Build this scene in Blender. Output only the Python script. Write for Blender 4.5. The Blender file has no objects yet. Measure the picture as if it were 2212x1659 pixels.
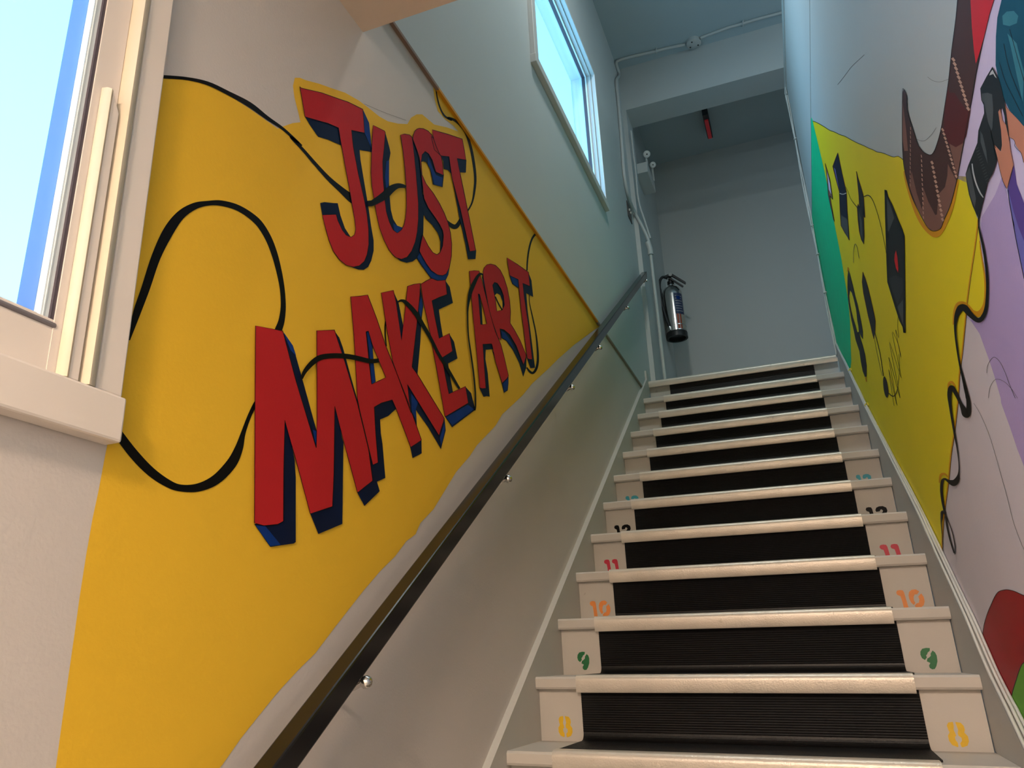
import bpy, bmesh, math, random
from mathutils import Vector, Matrix
from mathutils.geometry import tessellate_polygon

# ------------------------------------------------------------------ camera
P_F = 1718.95361
YAW, PITCH, ROLL = -0.34388, 0.34611, 0.04475
CAM = Vector((0.12899, -5.18952, -1.80678))
RUN, RISE = 0.27168, 0.185
TILT, SKEW = -0.03199, -0.04568          # the flight leans and twists a little between its walls
W, H = 2212.0, 1659.0
cy_, sy_ = math.cos(YAW), math.sin(YAW)
FWD = Vector((sy_*math.cos(PITCH), cy_*math.cos(PITCH), math.sin(PITCH)))
R0 = Vector((cy_, -sy_, 0)); D0 = FWD.cross(R0)
RGT = R0*math.cos(ROLL) + D0*math.sin(ROLL)
DWN = -R0*math.sin(ROLL) + D0*math.cos(ROLL)
col = bpy.context.scene.collection
sc = bpy.context.scene
cam = bpy.data.cameras.new('camera'); camo = bpy.data.objects.new('camera', cam); col.objects.link(camo)
cam.sensor_fit = 'HORIZONTAL'; cam.sensor_width = 36.0; cam.lens = 36.0*P_F/W
cam.clip_start = 0.02; cam.clip_end = 500
M = Matrix((RGT, -DWN, -FWD)).transposed().to_4x4(); M.translation = CAM
camo.matrix_world = M
sc.camera = camo

# ------------------------------------------------------------------ view
vs = sc.view_settings
vs.view_transform = 'Standard'; vs.look = 'None'; vs.gamma = 1.0; vs.use_curve_mapping = False
vs.exposure = 0.8

# ------------------------------------------------------------------ sky
wd = bpy.data.worlds.new('sky'); sc.world = wd; wd.use_nodes = True
nt = wd.node_tree; nt.nodes.clear()
wo = nt.nodes.new('ShaderNodeOutputWorld'); bg = nt.nodes.new('ShaderNodeBackground')
tc = nt.nodes.new('ShaderNodeTexCoord'); sx = nt.nodes.new('ShaderNodeSeparateXYZ'); rp = nt.nodes.new('ShaderNodeValToRGB')
nt.links.new(tc.outputs['Generated'], sx.inputs[0]); nt.links.new(sx.outputs['Z'], rp.inputs[0])
rp.color_ramp.elements[0].position = 0.0; rp.color_ramp.elements[0].color = (0.25, 0.64, 0.98, 1)
rp.color_ramp.elements[1].position = 0.75; rp.color_ramp.elements[1].color = (0.13, 0.45, 0.82, 1)
nt.links.new(rp.outputs[0], bg.inputs[0]); bg.inputs[1].default_value = 2.8
nt.links.new(bg.outputs[0], wo.inputs[0])

def area(name, loc, rot, sx_, sy_, power, color, portal=False, spread=180):
    l = bpy.data.lights.new(name, 'AREA'); l.shape = 'RECTANGLE'; l.size = sx_; l.size_y = sy_
    l.energy = power; l.color = color; l.cycles.is_portal = portal; l.spread = math.radians(spread)
    o = bpy.data.objects.new(name, l); o.location = loc; o.rotation_euler = rot; col.objects.link(o); return o
area('portal_lower_window', (-0.86, -5.13, -0.80), (0, -math.pi/2, 0), 1.15, 1.3, 1, (1, 1, 1), True)
area('portal_upper_window', (-0.83, -1.54, 1.46), (0, -math.pi/2, 0), 1.0, 1.35, 1, (1, 1, 1), True)
LAMP_LOWER, FILL_STAIRWELL, FILL_PENDANT = 94.0, 21.0, 9.5  # lobby lamp, then the two added fill lamps

# ------------------------------------------------------------------ materials
MATS = {}
def mat(name, c, rough=0.6, metal=0.0, noise=0.0, nscale=6.0, bump=0.0, bscale=120.0, emit=None, spec=0.5, dirt=None, coat=0.0):
    if name in MATS: return MATS[name]
    m = bpy.data.materials.new(name); m.use_nodes = True; n = m.node_tree; b = n.nodes['Principled BSDF']
    b.inputs['Base Color'].default_value = (*c, 1); b.inputs['Roughness'].default_value = rough
    if name.startswith('mural_'): spec = 0.10
    b.inputs['Metallic'].default_value = metal; b.inputs['Specular IOR Level'].default_value = spec
    b.inputs['Coat Weight'].default_value = coat
    tcn = n.nodes.new('ShaderNodeTexCoord')
    src = None
    if noise > 0:
        no = n.nodes.new('ShaderNodeTexNoise'); no.inputs['Scale'].default_value = nscale; no.inputs['Detail'].default_value = 6
        n.links.new(tcn.outputs['Object'], no.inputs['Vector'])
        mx = n.nodes.new('ShaderNodeMix'); mx.data_type = 'RGBA'
        mx.inputs[6].default_value = (*[v*(1-noise) for v in c], 1); mx.inputs[7].default_value = (*[min(1, v*(1+noise)) for v in c], 1)
        n.links.new(no.outputs['Fac'], mx.inputs[0]); src = mx.outputs[2]
        if dirt:
            no2 = n.nodes.new('ShaderNodeTexNoise'); no2.inputs['Scale'].default_value = dirt[1]; no2.inputs['Detail'].default_value = 8
            no2.inputs['Roughness'].default_value = 0.7
            n.links.new(tcn.outputs['Object'], no2.inputs['Vector'])
            cr = n.nodes.new('ShaderNodeValToRGB'); cr.color_ramp.elements[0].position = dirt[2]; cr.color_ramp.elements[1].position = dirt[2]+0.12
            n.links.new(no2.outputs['Fac'], cr.inputs[0])
            m2 = n.nodes.new('ShaderNodeMix'); m2.data_type = 'RGBA'; m2.inputs[7].default_value = (*dirt[0], 1)
            n.links.new(cr.outputs[0], m2.inputs[0]); n.links.new(src, m2.inputs[6]); src = m2.outputs[2]
        n.links.new(src, b.inputs['Base Color'])
    if bump > 0:
        nb = n.nodes.new('ShaderNodeTexNoise'); nb.inputs['Scale'].default_value = bscale; nb.inputs['Detail'].default_value = 4
        n.links.new(tcn.outputs['Object'], nb.inputs['Vector'])
        bp = n.nodes.new('ShaderNodeBump'); bp.inputs['Strength'].default_value = bump; bp.inputs['Distance'].default_value = 0.002
        n.links.new(nb.outputs['Fac'], bp.inputs['Height']); n.links.new(bp.outputs[0], b.inputs['Normal'])
    if emit:
        b.inputs['Emission Color'].default_value = (*emit[0], 1); b.inputs['Emission Strength'].default_value = emit[1]
    MATS[name] = m; return m
def srgb(r, g, b):
    f = lambda v: (v/255/12.92) if v/255 <= 0.04045 else ((v/255+0.055)/1.055)**2.4
    return (f(r), f(g), f(b))
WHITE = mat('white_wall_paint', (0.60, 0.54, 0.50), 0.55, noise=0.05, nscale=2.2, bump=0.25, bscale=160)
WHITE_UP = mat('pale_grey_wall_paint', (0.53, 0.56, 0.555), 0.5, noise=0.04, nscale=2.0, bump=0.2, bscale=140)
CEIL = mat('ceiling_paint', (0.43, 0.52, 0.55), 0.7, noise=0.04, nscale=2, bump=0.3, bscale=90)
SOFF = mat('soffit_paint', (0.62, 0.49, 0.38), 0.6, noise=0.04, nscale=3, bump=0.2)
TRIM = mat('cream_gloss_trim', (0.78, 0.69, 0.62), 0.35, noise=0.03, nscale=8, bump=0.12, bscale=60)
TRIMW = mat('white_gloss_trim', (0.62, 0.62, 0.60), 0.35, noise=0.03, nscale=8)
STEP = mat('painted_step_wood', (0.52, 0.48, 0.43), 0.5, noise=0.07, nscale=7, bump=0.25, bscale=70, dirt=((0.22, 0.18, 0.14), 9.0, 0.66))
SKIRT = mat('painted_skirting', (0.50, 0.48, 0.44), 0.5, noise=0.07, nscale=5, bump=0.25, bscale=70, dirt=((0.25, 0.22, 0.18), 6.0, 0.68))
ALU = mat('worn_nosing_metal', (0.64, 0.58, 0.50), 0.36, metal=0.3, noise=0.13, nscale=16, bump=0.35, bscale=220, dirt=((0.30, 0.24, 0.17), 20.0, 0.64))
RUB = mat('ribbed_black_rubber', (0.006, 0.0055, 0.0055), 0.42, spec=0.3, noise=0.4, nscale=18, bump=0.3, bscale=200)
BLACKG = mat('gloss_black_rail_paint', (0.006, 0.006, 0.007), 0.2, noise=0.2, nscale=10, spec=0.4)
CHROME = mat('chrome', (0.7, 0.68, 0.65), 0.18, metal=1.0)
CONDUIT = mat('painted_conduit', (0.52, 0.54, 0.53), 0.45, noise=0.04, nscale=20)
CABLE = mat('white_cable_sheath', (0.60, 0.59, 0.55), 0.5, noise=0.06, nscale=30)
GASK = mat('dark_window_gasket', (0.07, 0.055, 0.07), 0.5)
STILE = mat('white_vinyl_sash', (0.72, 0.78, 0.80), 0.3)
BLUE = mat('blue_exterior_paint', (0.13, 0.17, 0.36), 0.5, noise=0.08, nscale=10)
STAIN = mat('stainless_steel', (0.62, 0.60, 0.57), 0.2, metal=1.0, noise=0.05, nscale=10)
BLKP = mat('black_plastic', (0.012, 0.012, 0.013), 0.4)
FLOOR = mat('grey_floor', (0.42, 0.40, 0.37), 0.5, noise=0.1)
# mural paints
YEL = mat('mural_golden_yellow', (0.80, 0.47, 0.035), 0.5, noise=0.05, nscale=2.5, bump=0.2, bscale=150)
YEL2 = mat('mural_lemon_yellow', (0.92, 0.76, 0.02), 0.5, noise=0.06, nscale=2.5, bump=0.2, bscale=150)
ORG = mat('mural_orange_edge', (0.76, 0.34, 0.01), 0.5, noise=0.06, nscale=9)
RED = mat('mural_red', (0.46, 0.018, 0.022), 0.5, noise=0.08, nscale=5, bump=0.15)
NAVY = mat('mural_navy', (0.003, 0.008, 0.034), 0.45, noise=0.4, nscale=7)
BLU2 = mat('mural_bright_blue', (0.004, 0.032, 0.19), 0.45, noise=0.35, nscale=12)
INK = mat('mural_black_line', (0.004, 0.0035, 0.004), 0.45)
PENCIL = mat('mural_pencil_line', (0.12, 0.11, 0.10), 0.7)
GREEN = mat('mural_emerald', (0.003, 0.66, 0.30), 0.5, noise=0.12, nscale=10)
LAV = mat('mural_pale_lavender', (0.72, 0.60, 0.82), 0.55, noise=0.05, nscale=4, bump=0.2)
LAV2 = mat('mural_lilac', (0.52, 0.39, 0.68), 0.55, noise=0.07, nscale=4, bump=0.2)
LAV0 = mat('mural_greyed_lavender', (0.76, 0.68, 0.72), 0.55, noise=0.05, nscale=4, bump=0.2)
PUR = mat('mural_violet', (0.13, 0.075, 0.33), 0.5, noise=0.1, nscale=6)
PERI = mat('mural_periwinkle', (0.19, 0.17, 0.52), 0.5, noise=0.08, nscale=6)
MAR = mat('mural_dark_brown', (0.085, 0.035, 0.030), 0.5, noise=0.15, nscale=6)
MAR2 = mat('mural_maroon', (0.12, 0.020, 0.020), 0.5, noise=0.15, nscale=6)
BRN = mat('mural_light_brown', (0.25, 0.115, 0.085), 0.5, noise=0.1, nscale=6)
STITCH = mat('mural_stitch_pink', (0.60, 0.36, 0.27), 0.6)
CRIM = mat('mural_crimson', (0.36, 0.006, 0.012), 0.45, noise=0.12, nscale=6)
SCAR = mat('mural_scarlet', (0.70, 0.012, 0.020), 0.45, noise=0.1, nscale=6)
LEAF = mat('mural_leaf_green', (0.14, 0.42, 0.035), 0.5, noise=0.12, nscale=8)
TEAL = mat('mural_teal', (0.010, 0.085, 0.14), 0.5, noise=0.35, nscale=9)
TEAL2 = mat('mural_light_teal', (0.05, 0.22, 0.28), 0.5, noise=0.3, nscale=9)
SKIN = mat('mural_peach', (0.62, 0.25, 0.16), 0.55, noise=0.06, nscale=8)
GREY = mat('mural_grey', (0.085, 0.095, 0.10), 0.5, noise=0.1, nscale=8)
CHAR = mat('mural_charcoal', (0.022, 0.024, 0.028), 0.5, noise=0.2, nscale=8)
PALE = mat('mural_pale_grey_line', (0.55, 0.55, 0.55), 0.6)
N_Y = mat('stencil_yellow', (0.72, 0.44, 0.01), 0.5, noise=0.1, nscale=60)
N_G = mat('stencil_green', (0.004, 0.14, 0.035), 0.5, noise=0.1, nscale=60)
N_O = mat('stencil_orange', (0.80, 0.26, 0.05), 0.5, noise=0.1, nscale=60)
N_R = mat('stencil_crimson', (0.55, 0.012, 0.045), 0.5, noise=0.1, nscale=60)
N_T = mat('stencil_teal', (0.03, 0.33, 0.42), 0.5, noise=0.1, nscale=60)
GL = bpy.data.materials.new('window_glass'); GL.use_nodes = True
g = GL.node_tree; g.nodes.clear()
go = g.nodes.new('ShaderNodeOutputMaterial'); gt = g.nodes.new('ShaderNodeBsdfTransparent'); gg = g.nodes.new('ShaderNodeBsdfGlossy')
gg.inputs['Roughness'].default_value = 0.02; gm = g.nodes.new('ShaderNodeMixShader'); fr = g.nodes.new('ShaderNodeLayerWeight'); fr.inputs[0].default_value = 0.5
fp = g.nodes.new('ShaderNodeMath'); fp.operation = 'POWER'; fp.inputs[1].default_value = 4.0
fq = g.nodes.new('ShaderNodeMath'); fq.operation = 'MULTIPLY_ADD'; fq.inputs[1].default_value = 0.35; fq.inputs[2].default_value = 0.02
g.links.new(fr.outputs['Facing'], fp.inputs[0]); g.links.new(fp.outputs[0], fq.inputs[0])
gt.inputs[0].default_value = (0.96, 0.985, 0.99, 1)
g.links.new(fq.outputs[0], gm.inputs[0]); g.links.new(gt.outputs[0], gm.inputs[1]); g.links.new(gg.outputs[0], gm.inputs[2]); g.links.new(gm.outputs[0], go.inputs[0])

# ------------------------------------------------------------------ helpers
def link(name, me, m, parent=None):
    o = bpy.data.objects.new(name, me); col.objects.link(o)
    if m: me.materials.append(m)
    if parent is not None: o.parent = parent
    return o
def mesh(name, vs_, fs, m, parent=None, smooth=False):
    me = bpy.data.meshes.new(name); me.from_pydata([tuple(v) for v in vs_], [], fs); me.validate(); me.update()
    bm = bmesh.new(); bm.from_mesh(me); bmesh.ops.recalc_face_normals(bm, faces=bm.faces); bm.to_mesh(me); bm.free()
    if smooth:
        for p in me.polygons: p.use_smooth = True
    return link(name, me, m, parent)
def empty(name, loc=(0, 0, 0), parent=None):
    o = bpy.data.objects.new(name, None); o.location = loc; o.empty_display_size = 0.05; col.objects.link(o)
    if parent is not None: o.parent = parent
    return o
def struct(o): o['kind'] = 'structure'; return o
def tag(o, label, cat, group=None):
    o['label'] = label; o['category'] = cat
    if group: o['group'] = group
    return o
class MB:
    def __init__(s): s.v = []; s.f = []
    def box(s, x0, x1, y0, y1, z0, z1, fn=None):
        b = len(s.v)
        for x in (x0, x1):
            for y in (y0, y1):
                for z in (z0, z1):
                    p = (x, y, z); s.v.append(fn(p) if fn else p)
        s.f += [tuple(b+i for i in q) for q in ((0, 1, 3, 2), (4, 6, 7, 5), (0, 4, 5, 1), (2, 3, 7, 6), (0, 2, 6, 4), (1, 5, 7, 3))]
        return s
    def extr(s, loopA, loopB, caps=True):
        b = len(s.v); n = len(loopA); s.v += list(loopA)+list(loopB)
        for i in range(n): s.f.append((b+i, b+(i+1) % n, b+n+(i+1) % n, b+n+i))
        if caps: s.f.append(tuple(range(b, b+n))); s.f.append(tuple(range(b+n, b+2*n)))
        return s
    def tube(s, pts, r, n=10, caps=True):
        pts = [Vector(p) for p in pts]; rings = []; up = None
        for i, p in enumerate(pts):
            d = (pts[min(i+1, len(pts)-1)]-pts[max(i-1, 0)]).normalized()
            if up is None: up = Vector((0, 0, 1)) if abs(d.z) < 0.9 else Vector((1, 0, 0))
            a = d.cross(up).normalized(); c = a.cross(d).normalized(); up = c
            rr = r[i] if isinstance(r, (list, tuple)) else r
            rings.append([p+a*rr*math.cos(t)+c*rr*math.sin(t) for t in [2*math.pi*k/n for k in range(n)]])
        b = len(s.v)
        for rg in rings: s.v += rg
        for i in range(len(rings)-1):
            for k in range(n): s.f.append((b+i*n+k, b+i*n+(k+1) % n, b+(i+1)*n+(k+1) % n, b+(i+1)*n+k))
        if caps: s.f.append(tuple(b+k for k in range(n))); s.f.append(tuple(b+(len(rings)-1)*n+k for k in range(n)))
        return s
    def lathe(s, prof, c, n=32, ax=Vector((0, 0, 1))):
        ax = ax.normalized(); a = ax.orthogonal().normalized(); d = ax.cross(a); c = Vector(c)
        b = len(s.v)
        for (r, h) in prof:
            for k in range(n):
                t = 2*math.pi*k/n; s.v.append(c+ax*h+(a*math.cos(t)+d*math.sin(t))*max(r, 1e-4))
        for i in range(len(prof)-1):
            for k in range(n): s.f.append((b+i*n+k, b+i*n+(k+1) % n, b+(i+1)*n+(k+1) % n, b+(i+1)*n+k))
        s.f.append(tuple(b+k for k in range(n))); s.f.append(tuple(b+(len(prof)-1)*n+k for k in range(n)))
        return s
    def build(s, name, m, parent=None, smooth=False):
        return mesh(name, s.v, s.f, m, parent, smooth)
def smooth_auto(o, ang=40):
    for p in o.data.polygons: p.use_smooth = True
    o.data.set_sharp_from_angle(angle=math.radians(ang)) if hasattr(o.data, 'set_sharp_from_angle') else None
    return o
def bevel(o, w, seg=2):
    md = o.modifiers.new('bevel', 'BEVEL'); md.width = w; md.segments = seg; md.limit_method = 'ANGLE'; return o

XL, XLU = -0.757, -0.747                  # left wall below and above the landing line
RA, RB = 0.4985, -0.0055                  # right wall: x = RA + RB*y
def ray(u, v): return FWD*P_F + RGT*(u-W/2) + DWN*(v-H/2)
def onL(u, v, X=XL):
    d = ray(u, v); t = (X-CAM.x)/d.x; return CAM+d*t
def onR(u, v, off=0.0):
    d = ray(u, v); t = (RA-off-CAM.x+RB*CAM.y)/(d.x-RB*d.y); return CAM+d*t
def onY(u, v, Y):
    d = ray(u, v); return CAM+d*((Y-CAM.y)/d.y)
def onZ(u, v, Z):
    d = ray(u, v); return CAM+d*((Z-CAM.z)/d.z)
def wr(y): return RA+RB*y
def crop(ox, oy, s): return lambda x, y: (ox+x/s, oy+y/s)
PX = crop(0, 0, 1)
def catmull(pts, n=6, closed=False):
    out = []; N = len(pts)
    rng = range(N) if closed else range(N-1)
    for i in rng:
        if closed: p0, p1, p2, p3 = pts[(i-1) % N], pts[i], pts[(i+1) % N], pts[(i+2) % N]
        else: p0, p1, p2, p3 = pts[max(i-1, 0)], pts[i], pts[i+1], pts[min(i+2, N-1)]
        for k in range(n):
            t = k/n
            out.append(tuple(0.5*((2*b)+(c-a)*t+(2*a-5*b+4*c-d)*t*t+(-a+3*b-3*c+d)*t**3) for a, b, c, d in zip(p0, p1, p2, p3)))
    if not closed: out.append(tuple(pts[-1]))
    return out
def clean(pts):
    o = []
    for p in pts:
        if not o or (abs(p[0]-o[-1][0])+abs(p[1]-o[-1][1])) > 1e-6: o.append(p)
    return o
STEPL = 0.0005
def paint(side, name, cr, pts, m, layer, parent, holes=(), sm=False, label=None, extra=()):
    """flat coat(s) of paint on a wall, one mesh"""
    proj = (lambda u, v: onL(u, v, XL+STEPL*layer)) if side == 'L' else (lambda u, v: onR(u, v, STEPL*layer))
    V = []; F = []
    for (pp, hh, ss) in [(pts, holes, sm)]+[(e[0], e[1] if len(e) > 1 else (), sm) for e in extra]:
        loops = [pp]+list(hh); L3 = []
        for lp in loops:
            q = catmull(clean(lp), 4, True) if ss else clean(lp)
            L3.append([proj(*cr(*p[:2])) for p in q])
        tri = tessellate_polygon([[Vector((p.y, p.z, 0)) for p in l] for l in L3])
        b = len(V)
        for l in L3: V += l
        F += [tuple(b+i for i in t) for t in tri]
    o = mesh(name, V, F, m, parent)
    flip(o, side)
    if label: o['label'] = label
    return o
def flip(o, side):
    want = 1 if side == 'L' else -1
    bm = bmesh.new(); bm.from_mesh(o.data)
    for f in bm.faces:
        if f.normal.x*want < 0: f.normal_flip()
    bm.to_mesh(o.data); bm.free()
def ribbon(side, name, cr, pts, m, layer, parent, w=None, closed=False, label=None, n=5):
    """brush line: pts (x, y[, width]) in crop units"""
    proj = (lambda u, v: onL(u, v, XL+STEPL*layer)) if side == 'L' else (lambda u, v: onR(u, v, STEPL*layer))
    P = [(p[0], p[1], (p[2] if len(p) > 2 else w)) for p in pts]
    if n > 1: P = catmull(P, n, closed)
    else: P = list(P)
    if closed: P.append(P[0])
    V = []; F = []
    for i, (x, y, ww) in enumerate(P):
        a = P[max(i-1, 0)]; b = P[min(i+1, len(P)-1)]
        if closed and i == 0: a = P[-2]
        if closed and i == len(P)-1: b = P[1]
        dx, dy = b[0]-a[0], b[1]-a[1]; l = math.hypot(dx, dy) or 1
        nx, ny = -dy/l*abs(ww)/2, dx/l*abs(ww)/2
        V += [proj(*cr(x+nx, y+ny)), proj(*cr(x-nx, y-ny))]
    for i in range(len(P)-1): F.append((2*i, 2*i+1, 2*i+3, 2*i+2))
    o = mesh(name, V, F, m, parent); flip(o, side)
    if label: o['label'] = label
    return o
def joined(objs, name=None):
    """merge flat pieces of one colour into the first"""
    a = objs[0]; V = []; F = []
    for o in objs:
        b = len(V); V += [v.co.copy() for v in o.data.vertices]; F += [tuple(b+i for i in p.vertices) for p in o.data.polygons]
    m = a.data.materials[0]; me = bpy.data.meshes.new(a.name); me.from_pydata([tuple(v) for v in V], [], F); me.update(); me.materials.append(m)
    old = a.data; a.data = me
    for o in objs[1:]: bpy.data.objects.remove(o)
    return a

# ================================================================== SETTING
YB, YE = -7.6, 1.69        # back of the lower room, back wall of the landing
ZF, ZC = -18*RISE, 2.89
SOF_Y, SOF_Z = -3.754, -0.21
# window openings on the left wall (y0, y1, z0, z1)
W1 = (-5.76, -4.41, -1.345, -0.40)
W2 = (-2.235, -0.895, 0.975, 1.935)
def wall_with_hole(name, X, y0, y1, z0, z1, hole, m, th=0.12):
    a, b, c, d = hole; q = MB()
    q.box(X-th, X, y0, a, z0, z1); q.box(X-th, X, b, y1, z0, z1)
    q.box(X-th, X, a, b, z0, c); q.box(X-th, X, a, b, d, z1)
    return struct(q.build(name, m))
ZS = -0.047
wall_with_hole('wall_left', XL, YB, YE+0.2, ZF-0.1, ZS, W1, WHITE)
wall_with_hole('wall_left', XLU, YB, YE+0.2, ZS, ZC+0.1, W2, WHITE_UP)
# ledge between the two boards of the left wall: brown strip, seen from below
LEDGE = mat('brown_ledge', (0.24, 0.16, 0.12), 0.7, noise=0.1)
yo1, yo2 = onL(947, 166, XLU).y, onL(1291, 690, XLU).y
for ya, yb, mm in ((-3.9, yo1, LEDGE), (yo1, yo2, mat('orange_painted_ledge', (0.62, 0.27, 0.006), 0.6, noise=0.1)), (yo2, 0.20, mat('greyed_ledge', (0.26, 0.24, 0.19), 0.7, noise=0.1))):
    struct(MB().box(XL-0.001, XLU+0.0015, ya, yb, ZS-0.010, ZS+0.001).build('trim_1', mm))
# right wall, two boards with a dark open joint between
def right_slab(name, y0, y1, z0, z1, th, m, off=0.0):
    q = MB(); b = 0
    q.v = [(wr(y)-off+dx, y, z) for y in (y0, y1) for z in (z0, z1) for dx in (0, th)]
    q.f = [(0, 1, 3, 2), (4, 6, 7, 5), (0, 4, 5, 1), (2, 3, 7, 6), (0, 2, 6, 4), (1, 5, 7, 3)]
    return struct(q.build(name, m))
YR = -0.038
def zline(pa, pb):       # the boards run very slightly off level
    P, Q = onR(*pa), onR(*pb); k = (Q.z-P.z)/(Q.y-P.y); return lambda y: P.z+k*(y-P.y)
zj = zline((1749, 0), (1754, 480)); ztp = zline((1694, 0), (1699.5, 190))
def right_board(name, y0, y1, fa, fb, th, m, off=0.0):
    q = MB(); q.v = [(wr(y)-off+dx, y, f(y)) for y in (y0, y1) for f in (fa, fb) for dx in (0, th)]
    q.f = [(0, 1, 3, 2), (4, 6, 7, 5), (0, 4, 5, 1), (2, 3, 7, 6), (0, 2, 6, 4), (1, 5, 7, 3)]
    return struct(q.build(name, m))
right_board('wall_right', YB, YR, lambda y: ZF-0.1, lambda y: zj(y)-0.005, 0.12, WHITE_UP)
right_board('wall_right', YB, YR, lambda y: zj(y)+0.006, ztp, 0.12, WHITE_UP)
right_board('trim_2', YB, YR-0.004, lambda y: zj(y)-0.006, lambda y: zj(y)+0.007, 0.10, mat('dark_joint', (0.03, 0.04, 0.05), 0.8), off=-0.012)
# landing back wall, hall beyond the right wall
XH = 2.9
struct(MB().box(XLU-0.16, XH, YE, YE+0.15, ZF-0.12, ZC+0.1).build('wall_back', WHITE_UP))
struct(MB().box(XH, XH+0.15, YB, YE+0.15, -0.15, ZC+0.1).build('wall_hall', WHITE_UP))
struct(MB().box(XLU-0.16, XH+0.15, YB-0.15, YB, ZF-0.1, ZC+0.1).build('wall_front', WHITE))
struct(MB().box(XLU-0.16, XH+0.15, YB-0.15, YE+0.15, ZC, ZC+0.12).build('ceiling', CEIL))
# landing and hall floors, lower floor, soffit slab
q = MB(); q.box(XL, XH, 0.125, YE, -0.13, 0.018); q.box(wr(0)+0.125, XH, YB, 0.03, -0.13, 0.012)
struct(q.build('floor_landing', FLOOR))
struct(MB().box(XL-0.1, XH+0.15, YB, YE+0.15, ZF-0.12, ZF).build('floor', FLOOR))
q = MB(); q.v = [(x, y, z) for y in (YB, SOF_Y) for z in (SOF_Z, 0.0) for x in (XL, wr(y))]
q.f = [(0, 1, 3, 2), (4, 6, 7, 5), (0, 4, 5, 1), (2, 3, 7, 6), (0, 2, 6, 4), (1, 5, 7, 3)]
struct(q.build('ceiling_lower', SOFF))
# beam over the landing opening and the left jamb under it
struct(MB().box(XLU, XH, 0.225, 0.475, 2.47, ZC).build('trim_3', WHITE_UP))
struct(MB().box(XLU, -0.714, 0.225, 0.475, 0.012, 2.47).build('trim_4', WHITE_UP))

# skirtings along the flight
def skirt_left():
    q = MB(); y0, y1 = -4.62, -0.02
    c = 0.057
    prof = [(y0, ZF), (y0, 0.681*y0+c), (y1, 0.681*y1+c), (y1, 0.681*y1+c+0.065), (y1+0.085, 0.681*y1+c+0.062), (y1+0.085, -0.02), (-0.25, -0.42), (-4.2, ZF)]
    A = [(XL, a, b) for a, b in prof]; B = [(-0.735, a, b) for a, b in prof]
    o = q.extr(A, B).build('baseboard_left', SKIRT); struct(o); return o
skirt_left()
SKX = 0.4872
SKR = [(-4.70, -3.13), (-3.05, -1.990), (-2.861, -1.868), (-2.70, -1.733), (-2.449, -1.550), (-2.201, -1.368), (-1.80, -1.110), (-1.304, -0.792), (-0.944, -0.545), (-0.477, -0.221), (-0.20, -0.035), (-0.04, 0.078)]
A = [(wr(a)+0.001, a, b) for a, b in SKR]+[(wr(-0.04)+0.001, -0.04, -0.3), (wr(-4.2)+0.001, -4.2, ZF), (wr(-4.7)+0.001, -4.7, ZF)]
B = [(SKX, p[1], p[2]) for p in A]
struct(MB().extr(A, B).build('baseboard_right', SKIRT))

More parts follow.
